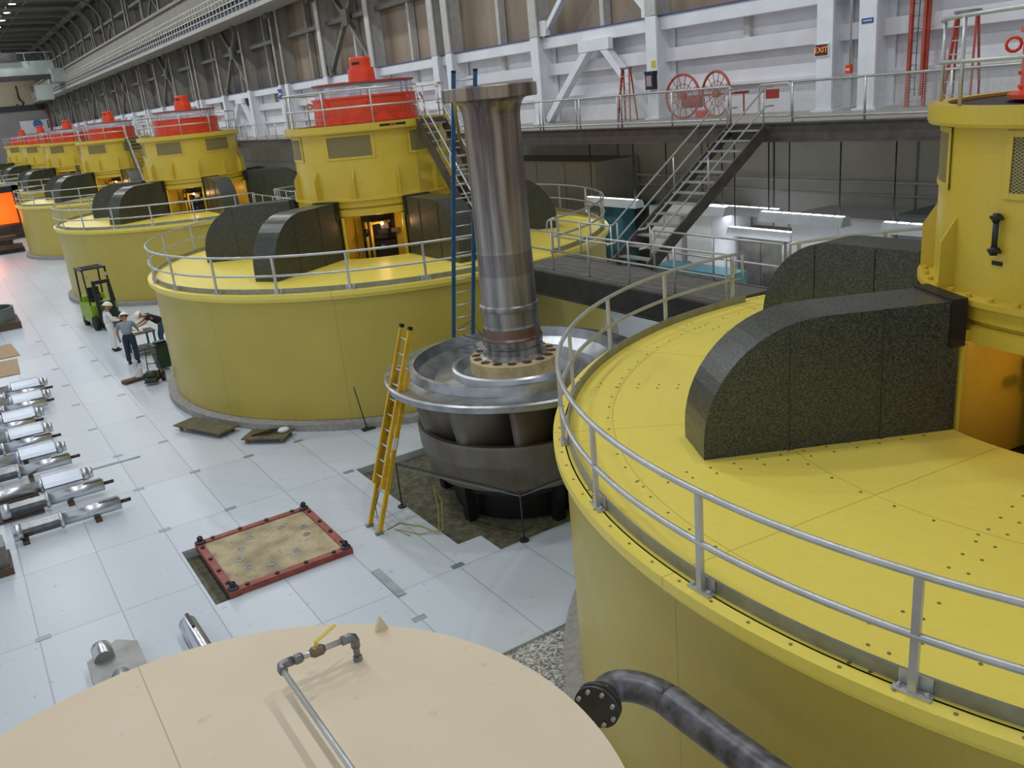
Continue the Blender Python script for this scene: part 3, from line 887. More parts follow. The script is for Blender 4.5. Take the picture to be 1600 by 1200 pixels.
# ------------------------------------------------------------------ mezzanine railing
def mez_rail(y0, y1, label, n, mesh=False, double=False, group=None):
    r = thing('mezzanine_railing', label, 'railing', (ME + .06, y0, MZ + .03), 0, group)
    straight_rail(r, (0, 0, 0), (0, y1 - y0, 0), n, 0, top=1.02, mids=(.12,), r=.03)
    if double:
        for i in range(min(n, 14)):
            yy = (y1 - y0) * i / n + .2; m = MB(); m.tube([(0, yy, 0), (0, yy, 1.02)], .022, 6); m.build('post', GALV, r)
    if mesh:
        for i in range(n):
            a, b = (y1 - y0) * i / n + .06, (y1 - y0) * (i + 1) / n - .06; m = MB(); yy = a
            while yy < b: m.bar((0, yy, .14), (0, yy, 1.0), .006); yy += .055
            zz = .16
            while zz < 1.0: m.bar((0, a, zz), (0, b, zz), .006); zz += .055
            m.build('mesh_infill', GALV, r)
    return r


ycs = (GY[0] + GY[1]) / 2 + .2
mez_rail(3.0, ycs - .95, 'mezzanine railing with wire mesh infill to the right of the steel stair', 6, True)
mez_rail(ycs + 1.25, 23.2, 'mezzanine railing with wire mesh in front of the red spoked wheels', 2, True)
mez_rail(23.2, (GY[1] + GY[2]) / 2 - .3, 'long open mezzanine railing with paired posts beyond the shaft flange', 8, False, True)
mez_rail((GY[1] + GY[2]) / 2 + 1.5, 200, 'long mezzanine railing running away toward the far end of the hall', 74)
gt = thing('stair_gate', 'small self-closing rail gate with red notice at top of the steel stair', 'gate', (ME + .06, ycs - .18, MZ))
m = MB(); m.tube([(0, -.72, .2), (0, -.72, .95), (0, -.64, 1.03), (0, .3, 1.03), (0, .38, .95), (0, .38, .28), (0, .3, .2), (0, -.64, .2)], .026, 8, closed=True); m.build('gate_frame', GALV, gt)
m = MB(); m.b2(-.03, -.05, -.35, .1, .66, .9); m.build('red_notice', SIGNRED, gt)
m = MB(); yy = -.66
while yy < .36: m.bar((0, yy, .2), (0, yy, 1.0), .006); yy += .07
m.build('mesh_infill', GALV, gt)

# ------------------------------------------------------------------ hanging fluorescent lamps below the mezzanine
def tube_lamp(x, y0, y1, z, label, ztop=MZ - .255):
    L = y1 - y0
    r = thing('fluorescent_lamp', label, 'lamp', (x, (y0 + y1) / 2, z), 0, 'fluorescent lamps hanging below the mezzanine')
    m = MB(); m.prism([(-.24, -.2), (.24, -.2), (.13, .08), (-.13, .08)], lambda a, b: (a, -L / 2, b), lambda a, b: (a, L / 2, b)); m.build('reflector', LIGHTMETAL, r)
    for k in range(8):
        a = -L / 2 + L * (k + .12) / 8; m = MB(); m.b2(-.11, .0, a, a + L * .76 / 8, .085, .1); m.build('light_slot', EMT, r)
    for s in (-1, 1):
        m = MB(); m.tube([(0, s * L * .42, .08), (0, s * L * .42, ztop - z)], .022, 6); m.tube([(0, s * L * .42, ztop - z - .18), (0, s * L * .42, ztop - z)], .035, 6); m.build('hanger_rod', DARK, r)
    d = lamp('tube_light', 'AREA', (x, (y0 + y1) / 2, z - .24), 25, (.85, .92, 1), .4); d.data.shape = 'RECTANGLE'; d.data.size = .3; d.data.size_y = L


tube_lamp(21, 24.15, 27.1, 4.58, 'leftmost long fluorescent lamp hanging below the mezzanine, left of the stair')
tube_lamp(21, 19.9, 22.95, 4.55, 'fluorescent lamp seen through the steel stair below the mezzanine')
tube_lamp(21, 15.5, 18.5, 4.5, 'long bright fluorescent lamp hanging right of the steel stair')
tube_lamp(21, 11.2, 14.3, 4.45, 'fluorescent lamp hanging beside the nearest generator housing')
tube_lamp(23.2, 19.1, 21.9, 3.45, 'lowest fluorescent lamp hanging deep behind under the mezzanine')
tube_lamp(23.6, 20.0, 23.6, 4.1, 'small fluorescent lamp far behind the upper lamps under the mezzanine')

# ------------------------------------------------------------------ rooms and cabinets below the mezzanine
def cab(name, label, cat, x0, x1, y0, y1, z0, z1, mt, doors=2, vents=True):
    r = thing(name, label, cat, ((x0 + x1) / 2, (y0 + y1) / 2, z0))
    X, Y, Z = (x1 - x0) / 2, (y1 - y0) / 2, z1 - z0
    m = MB(); m.b2(-X + .03, X, -Y, Y, 0, Z); m.build('body', mt, r)
    for i in range(doors):
        a, b = -Y + 2 * Y * i / doors + .03, -Y + 2 * Y * (i + 1) / doors - .03
        m = MB(); m.b2(-X, -X + .03, a, b, .08, Z - .06); d = m.build('door', mt, r)
        m = MB(); m.b2(-X - .05, -X, b - .14, b - .1, Z * .45, Z * .55); m.build('handle', DULLST, d)
    return r


cab('switch_room', 'tall grey block like a switch room under the mezzanine behind the shaft', 'cabinet', 22.6, 24.9, 28.6, 37, 0, 5.75, mat('room_block_paint', 'a9a49a', .7, 0, .04), 4)
cab('teal_cabinet', 'tall teal cabinet under the leftmost fluorescent lamp', 'cabinet', 22.8, 24.6, 27.3, 29.5 - .95, 0, 4.0, TEAL, 2)
cab('dark_doorway', 'dark doorway between the teal cabinet and the white one', 'cabinet', 23.4, 24.8, 26.0, 27.25, 0, 3.9, DARK, 2)  # box coloured dark to give the shade inside a doorway
cab('white_cabinet', 'white tall cabinet left of the steel stair foot', 'cabinet', 23.0, 24.8, 24.2, 25.95, 0, 4.1, WHITEW, 2)
cab('white_cabinet', 'white tall cabinet seen just under the steel stair', 'cabinet', 22.8, 24.8, 22.4, 23.7, 0, 4.0, WHITEW, 1)
cab('teal_cabinet', 'low teal cabinet below the stair on the lower floor', 'cabinet', 21.6, 22.6, 20.6, 24.3, 0, 2.2, TEAL, 3)
cab('white_cabinet', 'wide white cabinet below the bright lamp right of the stair', 'cabinet', 22.8, 24.8, 15.3, 18.9, 0, 4.2, WHITEW, 2)
cab('grey_cabinet', 'grey cabinet beside the nearest housing behind its railing', 'cabinet', 22.9, 24.8, 11.8, 15.2, 0, 4.4, GREYCAB, 2)
cab('dark_opening', 'dark opening in the recess under the mezzanine', 'cabinet', 23.9, 24.9, 19.0, 22.2, 0, 3.3, mat('dark_opening_grey', '5e5b55', .6, 0, .15), 3)  # dark box stands in for the shade of an opening
for k in range(3):
    cab('grey_cabinet', ('grey cabinet under the mezzanine, farther left behind the second generator', 'next grey cabinet beyond, under the mezzanine', 'farthest grey cabinet in the row under the mezzanine')[k], 'cabinet', 23.2, 24.8, 40 + 5 * k, 43.6 + 5 * k, 0, 3.9 + .2 * k, GREYCAB, 3)

# ------------------------------------------------------------------ things on the mezzanine
def text_obj(s, size, m, name, parent, loc, rot, ext=.004):
    cu = bpy.data.curves.new(name, 'FONT'); cu.body = s; cu.size = size; cu.extrude = ext; cu.align_x = 'CENTER'; cu.align_y = 'CENTER'
    t = bpy.data.objects.new(name, cu); COL.objects.link(t); bpy.context.view_layer.update()
    me = bpy.data.meshes.new_from_object(t.evaluated_get(bpy.context.evaluated_depsgraph_get()))
    bpy.data.objects.remove(t); me.materials.clear(); me.materials.append(m)
    o = bpy.data.objects.new(name, me); COL.objects.link(o); o.parent = parent; o.location = loc; o.rotation_euler = rot
    return o


FACE = (PI / 2, 0, -PI / 2)     # text facing -X
ex = thing('exit_sign', 'red EXIT sign on the broad white column right of the stair', 'sign', (23.9, 18.72, 9.08))
m = MB(); m.b2(0, .05, -.26, .26, -.19, .19); m.build('frame', WHITEP, ex)
m = MB(); m.b2(-.012, 0, -.23, .23, -.16, .16); m.build('face', mat('exit_face_dark', '5c2018', .5), ex)
text_obj('EXIT', .24, SIGNTXT, 'lettering', ex, (-.016, 0, 0), FACE)
sg = thing('blue_sign', 'small dark blue sign on the white column above the red alarm box', 'sign', (23.93, 17.15, 9.75))
m = MB(); m.b2(0, .02, -.19, .19, -.07, .07); m.build('plate', BLUESIGN, sg)
m = MB()
for k in range(6): m.b2(-.006, 0, -.15 + k * .05, -.12 + k * .05, -.02, .025)
m.build('lettering', WHITEP, sg)
fa = thing('fire_alarm_box', 'red fire alarm box on conduit beside the white column', 'alarm', (23.9, 17.75, 8.45))
m = MB(); m.b2(0, .12, -.09, .09, -.13, .13); m.build('box', RED, fa)
m = MB(); m.b2(-.01, 0, -.06, .06, -.03, .02); m.build('pull_handle', WHITEP, fa)
m = MB(); m.tube([(.1, 0, .13), (.1, 0, 4)], .03, 6); m.build('conduit', GALV, fa)
fe = thing('fire_extinguisher_cabinet', 'dark extinguisher case hung on the white column beside the wheels', 'fire extinguisher', (23.86, 26.45, 8.35))
m = MB(); m.b2(-.12, .09, -.22, .22, 0, .62); m.b2(-.14, .09, -.25, .25, .56, .66); m.build('case', BLACK, fe)
m = MB(); m.b2(-.135, -.12, -.14, .14, .12, .5); m.build('label_plate', mat('pink_grey_label', 'a8969c', .6), fe)
ys_ = tag(local(MB().b2(23.93, 23.95, 26.4 - .12, 26.4 + .12, 9.15, 9.38), (0, 0, 0)).build('yellow_notice', YSIGN), 'small yellow notice above the extinguisher case on the column', 'sign')
s2 = thing('blue_sign', 'blue telephone sign on the far white column left of the second housing', 'sign', (23.9, 68.4, 10.3))
m = MB(); m.b2(0, .03, -.42, .42, -.36, .36); m.build('plate', BLUESIGN, s2)
m = MB(); m.tube([(-.01, .25, .2), (-.01, .1, .0), (-.01, .25, -.2)], .05, 6); m.b2(-.01, 0, -.3, .05, -.06, .06); m.build('handset_symbol', WHITEP, s2)


def wheel(name, label, loc, tilt):
    r = thing(name, label, 'wheel', loc, tilt, 'red spoked wheels on the mezzanine')
    R_ = .74
    m = MB(); m.tube([(0, R_ * math.cos(2 * PI * k / 40), R_ * math.sin(2 * PI * k / 40)) for k in range(40)], .045, 8, closed=True); m.build('rim', REDDK, r)
    m = MB(); m.tube([(0.03, .42 * math.cos(2 * PI * k / 28), .42 * math.sin(2 * PI * k / 28)) for k in range(28)], .014, 6, closed=True); m.build('inner_ring', REDDK, r)
    m = MB(); m.tube([(-.14, 0, 0), (.14, 0, 0)], .1, 12); m.tube([(-.17, 0, 0), (-.14, 0, 0)], .06, 10); m.build('hub', REDDK, r)
    for k in range(14):
        t = 2 * PI * k / 14; m = MB(); m.tube([(0, .09 * math.cos(t), .09 * math.sin(t)), (0, (R_ - .02) * math.cos(t), (R_ - .02) * math.sin(t))], .014, 6); m.build('spoke', REDDK, r)
    return r


wheel('spoked_wheel', 'red spoked wheel, left one of the pair', (23.2, 24.1, MZ + .78), .12)
wheel('spoked_wheel', 'red spoked wheel, right one of the pair', (23.35, 22.62, MZ + .78), -.12)
hc = thing('hose_cart', 'red hose cart frame between and behind the two spoked wheels', 'cart', (23.6, 23.3, MZ))
m = MB(); m.bar((0, -1.9, .75), (0, .9, .75), .05); m.bar((0, -1.7, .78), (0, -1.7, .02), .04); m.bar((0, -1.9, .78), (0, -1.3, .78), .05); m.build('frame', REDDK, hc)
m = MB(); m.tube([(0, .3, .55), (0, 1.1, .55)], .2, 14); m.build('hose_drum', REDDK, hc)
m = MB(); m.b2(-.1, .1, .0, .5, .0, .25); m.build('foot', RED, hc)


def stepladder(name, label, loc, rz, h, w0, w1, mt, back=True, nst=6, splay=.85):
    r = thing(name, label, 'ladder', loc, rz)
    for s in (-1, 1):
        m = MB(); m.bar((0, s * w0 / 2, 0), (.32, s * w1 / 2, h), .05, .09); m.build('front_rail', mt, r)
        if back: m = MB(); m.bar((splay, s * w0 / 2, 0), (.4, s * w1 / 2, h), .045, .05); m.build('rear_rail', mt, r)
    for i in range(nst):
        t = (i + 1) / (nst + 1); m = MB(); ww = w0 + (w1 - w0) * t; m.b2(.32 * t - .05, .32 * t + .06, -ww / 2, ww / 2, h * t - .015, h * t + .015); m.build('step', GALV, r)
    m = MB(); m.b2(.2, .5, -w1 / 2 - .04, w1 / 2 + .04, h - .02, h + .05); m.build('top_cap', DULLST, r)
    return r


stepladder('stepladder', 'red stepladder standing on the mezzanine behind the white diagonal brace', (23.3, 27.5, MZ), .35, 1.95, .55, .3, REDDK, splay=.6)
stepladder('stepladder', 'red stepladder leaning at the wall behind the nearest housing railing', (23.0, 13.75, MZ), .05, 2.35, .75, .5, REDDK, nst=6, splay=.5)
xl = thing('extension_ladder', 'tall red extension ladder standing upright against the white wall', 'ladder', (24.3, 15.75, MZ))
for s in (-1, 1):
    m = MB(); m.bar((0, s * .26, 0), (.1, s * .26, 4.6), .08, .11); m.build('rail', REDDK, xl)
    m = MB(); m.bar((-.09, s * .21, .3), (.0, s * .21, 4.4), .05, .08); m.build('fly_rail', REDDK, xl)
for i in range(14):
    m = MB(); t = (i + .5) / 14; m.tube([(.1 * t, -.26, 4.6 * t), (.1 * t, .26, 4.6 * t)], .018, 6); m.build('rung', GALV, xl)
m = MB(); m.tube([(-.05, .0, .3), (.0, .02, 2), (.1, 0, 4.3)], .014, 5); m.build('rope', DARK, xl)

# ------------------------------------------------------------------ turbine runner with its shaft
RC = (10.03, 16.05, 0)
tr = thing('turbine_runner', 'large steel turbine runner with tall vertical shaft standing over the floor pit', 'turbine runner', RC)
m = MB(); m.lathe([(1.3, 2.62), (2.9, 2.74), (2.97, 2.78), (2.97, 2.9), (2.93, 2.93), (2.42, 2.93)], 96); m.build('crown', SILVER, tr)
m = MB(); m.lathe([(2.42, 2.9), (2.39, 3.0), (2.36, 3.11), (2.28, 3.12), (2.2, 2.9), (1.85, 2.72), (1.45, 2.78)], 96); m.build('upper_dish', SILVER, tr)
m = MB(); m.lathe([(1.45, 2.74), (1.43, 2.93), (1.38, 2.96), (1.33, 2.95), (1.2, 2.74), (.9, 2.72), (0, 2.72)], 80); m.build('inner_rim', CHROME, tr)
m = MB(); m.lathe([(.98, 2.74), (1.0, 2.78), (1.0, 3.09), (.97, 3.12), (.7, 3.13)], 72); hb_ = m.build('hub_flange', CREAMHUB, tr)
for k in range(16):
    t = 2 * PI * (k + .4) / 16; m = MB(); m.lathe([(.105, 3.126), (.105, 3.134), (0, 3.134)], 16, c=(.85 * math.cos(t), .85 * math.sin(t))); m.build('bolt_recess', RUSTM, hb_)
m = MB()
prof = [(.78, 3.13), (.7, 3.17), (.68, 3.22), (.68, 3.34), (.64, 3.36), (.64, 3.4), (.68, 3.42), (.68, 3.56), (.65, 3.6), (.64, 3.82), (.62, 3.86), (.62, 4.18), (.665, 4.2), (.67, 4.25), (.665, 4.3), (.62, 4.33), (.61, 5.0), (.605, 5.46), (.6, 5.5), (.595, 8.2)]
prof += [(.595 + .17 * (1 - math.cos(k * PI / 2 / 6)), 8.2 + .4 * math.sin(k * PI / 2 / 6)) for k in range(1, 7)]
prof += [(.965, 8.61), (.985, 8.63), (.985, 8.85), (.96, 8.87), (.35, 8.87), (.35, 8.6), (0, 8.6)]
m.lathe(prof, 80); m.build('shaft', SHAFT, tr)
m = MB()
for k in range(11):
    t0 = math.radians(-91 - 32.73 * .5 + 32.73 * k - 18)
    m = MB(); n = 8; vs = []; rows = []
    # curved blade: outer edge leans out to the crown, sweeps inward
    for side in (0, 1):
        for i in range(n + 1):
            f = i / n
            for (ro, zz) in ((2.5, 2.72), (2.4, 2.3), (2.28, 1.76), (2.16, 1.2)):
                r_ = ro - f * 1.0; t = t0 + f * .7 + (side - .5) * .045 * (1.4 if f < .1 else 1) + (2.72 - zz) * .02
                vs.append((r_ * math.cos(t), r_ * math.sin(t), zz))
    K = 4; fs = []
    for side in (0, 1):
        o = side * (n + 1) * K
        for i in range(n):
            for j in range(K - 1): fs.append((o + i * K + j, o + i * K + j + 1, o + (i + 1) * K + j + 1, o + (i + 1) * K + j))
    o = (n + 1) * K
    for j in range(K - 1): fs += [(j, j + 1, o + j + 1, o + j), (n * K + j, n * K + j + 1, o + n * K + j + 1, o + n * K + j)]
    for i in range(n): fs += [(i * K, (i + 1) * K, o + (i + 1) * K, o + i * K), (i * K + K - 1, (i + 1) * K + K - 1, o + (i + 1) * K + K - 1, o + i * K + K - 1)]
    m.add(vs, fs, True); m.build('blade', CAST, tr)
m = MB(); m.lathe([(1.2, 2.7), (1.0, 1.9), (1.25, 1.0)], 48); m.build('inner_cone', DARK, tr)  # dark core puts the shade of the blade openings into colour
m = MB(); m.lathe([(2.34, 1.78), (2.36, 1.72), (2.33, 1.3), (2.22, .85), (2.2, .72), (2.05, .72), (2.1, .9), (2.18, 1.4), (2.22, 1.78), (2.34, 1.78)], 96); m.build('band', CAST, tr)
sp = thing('runner_support_stand', 'dark steel stand carrying the turbine runner inside the floor pit', 'stand', (10.03, 16.05, -.18))
for k in range(6):
    t = PI / 3 * k + .3; m = MB(); m.bar((1.95 * math.cos(t), 1.95 * math.sin(t), 0), (2.02 * math.cos(t), 2.02 * math.sin(t), .9), .22, .22); m.build('leg', BLACK, sp)
m = MB(); m.lathe([(2.0, .7), (2.0, .9), (1.5, .9), (1.5, .0), (1.7, .0), (1.7, .7), (2.0, .7)], 40); m.build('ring_beam', BLACK, sp)
# sling strap hanging at the shaft flange
tag(MB().tube([(9.02, 15.75, 8.62), (8.98, 15.7, 8.4), (9.0, 15.7, 8.1), (9.04, 15.72, 7.85)], .035, 6).build('lifting_strap', mat('brown_strap', '7a6a32', .8)), 'short brown strap hanging under the left edge of the shaft flange', 'strap')
# guard barrier around the pit
br = thing('pit_barrier', 'dark pipe barrier with thin posts along the edge of the floor pit', 'barrier', (7.1, 13.55, 0))
pts = [(0.02, 3.26), (1.2, .01), (5.4, 0.01)]
m = MB(); m.tube([(a, b, 1.07) for a, b in pts], .02, 6); m.build('top_pipe', DARK, br)
m = MB(); m.tube([(a, b, .98 + .03 * (i % 2)) for i, (a, b) in enumerate(pts)], .012, 6); m.build('rope', mat('wrapped_plastic', '8b8c88', .5), br)
for a, b in pts:
    m = MB(); m.tube([(a, b, 0), (a, b, 1.1)], .018, 6); m.lathe([(.1, 0), (.1, .03), (0, .03)], 10, c=(a, b)); m.build('post', DARK, br)
ec = tag(MB().tube([(6.35, 16.0, .015), (6.7, 16.1, .015), (7.0, 15.6, .015), (7.1, 15.0, .06), (7.25, 15.2, .5), (7.3, 15.4, .95), (7.4, 15.3, .6), (7.2, 15.0, .1), (6.8, 15.3, .015), (6.5, 15.9, .015), (6.6, 15.4, .015)], .012, 6).build('power_cable', mat('yellow_cord', 'b5a838', .6)), 'thin yellow cord tangled on the floor beside the yellow ladder foot', 'cable')

# ------------------------------------------------------------------ ladders
yl = thing('extension_ladder', 'yellow extension ladder standing on the floor and leaning on the runner rim', 'ladder', (6.15, 16.2, 0))
tl = Vector((1.62, .32, 4.12)); cr_ = Vector((0, 1, 0))
tl2 = tl * .74
for s in (-1, 1):
    m = MB(); m.bar(cr_ * s * .25, cr_ * s * .25 + tl * .80, .05, .1); ra = m.build('base_rail', YEL, yl)
    m = MB(); m.box(cr_ * s * .25 + Vector((0, 0, .03)), (.16, .09, .05)); m.build('foot', DULLST, ra)
    off = Vector((-.1, 0, .04))
    m = MB(); m.bar(cr_ * s * .2 + off + tl * .22, cr_ * s * .2 + off + tl * 1.0, .045, .09); fr_ = m.build('fly_rail', YEL, yl)
    m = MB(); m.bar(cr_ * s * .2 + off + tl * .995, cr_ * s * .2 + off + tl * 1.012, .055, .1); m.build('end_cap', BLACK, fr_)
for i in range(12):
    m = MB(); c = tl * (.06 + .068 * i); m.tube([c - cr_ * .25, c + cr_ * .25], .02, 6); m.build('rung', GALV, yl)
for i in range(10):
    m = MB(); c = tl * (.27 + .075 * i) + Vector((-.1, 0, .04)); m.tube([c - cr_ * .2, c + cr_ * .2], .02, 6); m.build('rung', GALV, yl)
m = MB(); c = tl * .42; m.bar(c - cr_ * .29 + Vector((-.03, 0, 0)), c - cr_ * .29 + tl * .06 + Vector((-.03, 0, 0)), .005, .1); m.build('white_label', PAPER, yl)
m = MB(); m.tube([tl * .2 + Vector((-.05, 0, 0)), tl * .12 + Vector((-.06, .04, 0)), tl * .05 + Vector((.02, -.05, 0))], .01, 5); m.build('rope', DARK, yl)
bl = thing('extension_ladder', 'tall blue ladder standing in the runner dish behind the shaft', 'ladder', (10.05, 18.36, 3.12))
tb = Vector((.3, -.85, 6.1)); ax = Vector((.97, -.25, 0)).normalized()
for s in (-1, 1):
    m = MB(); m.bar(ax * s * .25, ax * s * .25 + tb, .045, .09, up=tuple(ax)); ra = m.build('rail', BLUEP, bl)
    m = MB(); m.bar(ax * s * .25 + tb, ax * s * .25 + tb * 1.008, .05, .1, up=tuple(ax)); m.build('end_cap', BLACK, ra)
for i in range(19):
    c = tb * ((i + .5) / 19); m = MB(); m.tube([c - ax * .25, c + ax * .25], .017, 6); m.build('rung', GALV, bl)
m = MB(); m.tube([ax * -.25 + Vector((0, 0, .1)), ax * .25 + Vector((0, 0, .35)), ax * .3 + Vector((.1, -.3, -.15)), ax * -.1 + Vector((0, -.2, .05))], .012, 5); m.build('rope', DARK, bl)

# ------------------------------------------------------------------ beige tank in the lower left foreground
tk = thing('storage_tank', 'large round beige tank top filling the bottom of the view', 'tank', (.45, 4.96, 0))
m = MB(); m.lathe([(2.8, 0), (2.8, 3.9), (2.83, 3.93), (2.83, 4.0), (2.0, 4.0), (1.0, 4.0), (0, 4.0)], 128); m.build('tank_body', TANK, tk)
m = MB(); m.prism([(-.07, 0), (.07, 0), (0, .16)], lambda a, b: (a + 2.05, 1.83, b + 3.99), lambda a, b: (a + 2.05, 1.87, b + 3.99)); m.build('lifting_lug', TANK, tk)
vp = thing('valve_pipe', 'thin galvanised pipe with a yellow handled ball valve on the beige tank', 'pipe', (2.13, 6.52, 4.0))
m = MB(); m.tube([(0, 0, 0), (0, 0, .2)], .03, 12); m.lathe([(.042, .0), (.042, .04), (.03, .05)], 12, c=(0, 0)); m.build('riser', DULLST, vp)
m = MB(); m.tube([(0, 0, .14), (0, 0, .2), (-.01, 0, .235), (-.045, 0, .25), (-.12, 0, .25)], .043, 12); m.build('elbow', DULLST, vp)
m = MB(); m.tube([(-.08, 0, .25), (-.66, .02, .25)], .026, 12); m.build('cross_pipe', GALV, vp)
m = MB(); m.tube([(-.27, .01, .25), (-.3, .01, .25), (-.38, .01, .25), (-.41, .01, .25)], [.03, .05, .05, .03], 8); m.build('valve_body', mat('bronze_valve', '8a7a62', .4, .6, .1), vp)
m = MB(); m.tube([(-.34, .01, .28), (-.34, .01, .34)], .018, 8); m.bar((-.345, .01, .34), (-.12, .1, .37), .035, .008); m.build('valve_handle', YSIGN, vp)
m = MB(); m.tube([(-.47, .015, .25), (-.49, .015, .25), (-.54, .015, .25), (-.56, .015, .25)], [.032, .045, .045, .032], 6); m.build('union_fitting', DULLST, vp)
m = MB(); m.tube([(-.56, .02, .25), (-.63, .02, .25), (-.665, .01, .25), (-.675, -.03, .25), (-.675, -.08, .25)], .04, 12); m.build('elbow', DULLST, vp)
m = MB(); m.tube([(-.675, -.06, .25), (-.675, -2.6, .25)], .026, 12); m.build('long_pipe', GALV, vp)
m = MB(); m.bar((-.675, -2.4, 0.01), (-.675, -2.4, .22), .05); m.build('pipe_foot', DULLST, vp)
# big flanged pipe
fp = thing('flanged_pipe', 'thick mottled grey pipe with a bolted flange in front of the nearest barrel', 'pipe', (4.02, 5.5, 3.2))
fd = Vector((-.86, -.5, 0)).normalized()   # flange faces back toward the tank
R0 = .15
p0 = Vector((0, 0, 0)); 
cv = [p0, p0 - fd * .12]
b0 = p0 - fd * .12; b3 = Vector((.50, -.42, 0)); b1 = b0 - fd * .26; b2_ = b3 + Vector((0, .26, 0))
for i in range(1, 11):
    t = i / 10; cv.append(b0 * (1 - t) ** 3 + b1 * 3 * t * (1 - t) ** 2 + b2_ * 3 * t * t * (1 - t) + b3 * t ** 3)
m = MB(); m.tube(cv, R0, 24); m.build('elbow', PIPEM, fp)
m = MB(); m.tube([b3, b3 + Vector((0, -.012, 0)), b3 + Vector((-.02, -4.5, 0)), ], [R0 + .008, R0 + .008, R0 + .008], 24); m.tube([b3 + Vector((-.02, -4.3, 0)), b3 + Vector((-.02, -4.3, -3.2))], R0, 16); m.build('straight_run', PIPEM, fp)
m = MB(); m.tube([p0 + fd * .0, p0 + fd * .035], .22, 32); f1 = m.build('flange', mat('dark_flange', '57595a', .35, .7, .12), fp)
m = MB(); m.tube([p0 + fd * .045, p0 + fd * .09], .22, 32); m.tube([p0 - fd * .1, p0], [R0 + .01, .2], 24); m.build('blind_flange', mat('dark_flange', '57595a', .35, .7, .12), fp)
sx_ = fd.cross(Vector((0, 0, 1)))
for k in range(8):
    t = 2 * PI * (k + .5) / 8; c = sx_ * .18 * math.cos(t) + Vector((0, 0, .18 * math.sin(t)))
    m = MB(); m.tube([c - fd * .03, c + fd * .12], .022, 6); m.build('bolt', GALV, f1)

# ------------------------------------------------------------------ red-framed cover plate over the floor slot
cp = thing('hatch_cover', 'tan square cover plate in a red bolted frame lying on the floor', 'cover plate', (4.1, 16.9, 0))
m = MB(); m.b2(-1.14, 1.14, -1.18, 1.18, .03, .1); m.build('tan_plate', PLATE, cp)
m = MB()
for a in ((-1.28, -1.12, -1.33, 1.33), (1.12, 1.28, -1.33, 1.33), (-1.12, 1.12, -1.33, -1.17), (-1.12, 1.12, 1.17, 1.33)): m.b2(a[0], a[1], a[2], a[3], 0.002, .13)
fr = m.build('red_frame', REDFRAME, cp)
for k in range(4):
    for s, e in (((-1.2, -1.25), (1.2, -1.25)), ((-1.2, 1.25), (1.2, 1.25)), ((-1.2, -1.25), (-1.2, 1.25)), ((1.2, -1.25), (1.2, 1.25))):
        f = (k + .5) / 4; x, y = s[0] + (e[0] - s[0]) * f, s[1] + (e[1] - s[1]) * f
        m = MB(); m.lathe([(.045, .13), (.045, .165), (0, .17)], 6, c=(x, y)); m.build('bolt', DARK, fr)
for x in (-1.17, 1.17):
    for y in (-1.22, 1.22):
        m = MB(); m.lathe([(.11, .13), (.11, .16), (.06, .18), (.06, .23), (0, .24)], 12, c=(x, y)); m.tube([(x + .05 * math.cos(q * PI / 4), y, .23 + .05 * math.sin(q * PI / 4)) for q in range(8)], .018, 6, closed=True); m.build('lifting_eye', mat('dark_blue_steel', '3c3c4c', .4, .5), cp)
for x, y in ((-.25, .75), (.45, .72), (.85, .4), (.78, 0), (.35, -.55), (-.25, -.75), (-.65, -.55), (-.72, -.1), (-.55, .35)):
    m = MB(); m.lathe([(.09, .1), (.09, .107), (.05, .107), (.05, .102), (0, .102)], 14, c=(x, y)); m.build('round_fitting', DULLST, cp)

# ------------------------------------------------------------------ small metal cover tabs at the sheet joints
tabs = [(118, 632, 0), ]
TABS = [(3.73, 28.8, 'a'), (2.30, 28.72, 'a'), (3.71, 31.91, 'a'), (2.25, 32.0, 'a'), (3.79, 25.78, 'a'), (2.5, 25.6, 'a'), (5.36, 22.66, 'a'), (3.93, 22.68, 'a'), (2.49, 22.6, 'a'), (4.0, 19.66, 'a'), (2.49, 19.65, 'a'), (-.34, 16.64, 'a'), (6.76, 13.64, 'a'), (5.4, 25.7, 'a'), (6.8, 22.7, 'a'), (5.32, 12.52, 'a'), (7.0, 19.6, 'a'), (3.75, 35.0, 'a'), (2.3, 35.0, 'a'), (3.75, 38, 'a'), (2.3, 38, 'a'), (3.7, 41, 'a'), (2.3, 41.2, 'a'), (3.7, 47, 'a'), (2.3, 44.2, 'a')]
tb_ = tag(MB().b2(-.13, .13, -.07, .07, 0, .008).build('joint_cover_tab', TAPE, loc=(*TABS[0][:2], .001)), 'small grey metal tab over a joint of the white floor sheets', 'metal plate', 'metal tabs on the floor joints')
for x, y, _ in TABS[1:]:
    c = tb_.copy(); COL.objects.link(c); c.location = (x, y, .001)
st_ = tag(MB().b2(-.09, .09, -.6, .6, 0, .02).build('metal_strip', TAPE, loc=(5.42, 14.0, .001)), 'long narrow metal strip on the floor near the red framed plate', 'metal plate')
st_ = tag(MB().b2(-.9, .9, -.05, .05, 0, .02).build('metal_strip', TAPE, loc=(2.1, 25.05, .001)), 'long dark metal strip on a floor joint beside the shiny gates', 'metal plate')

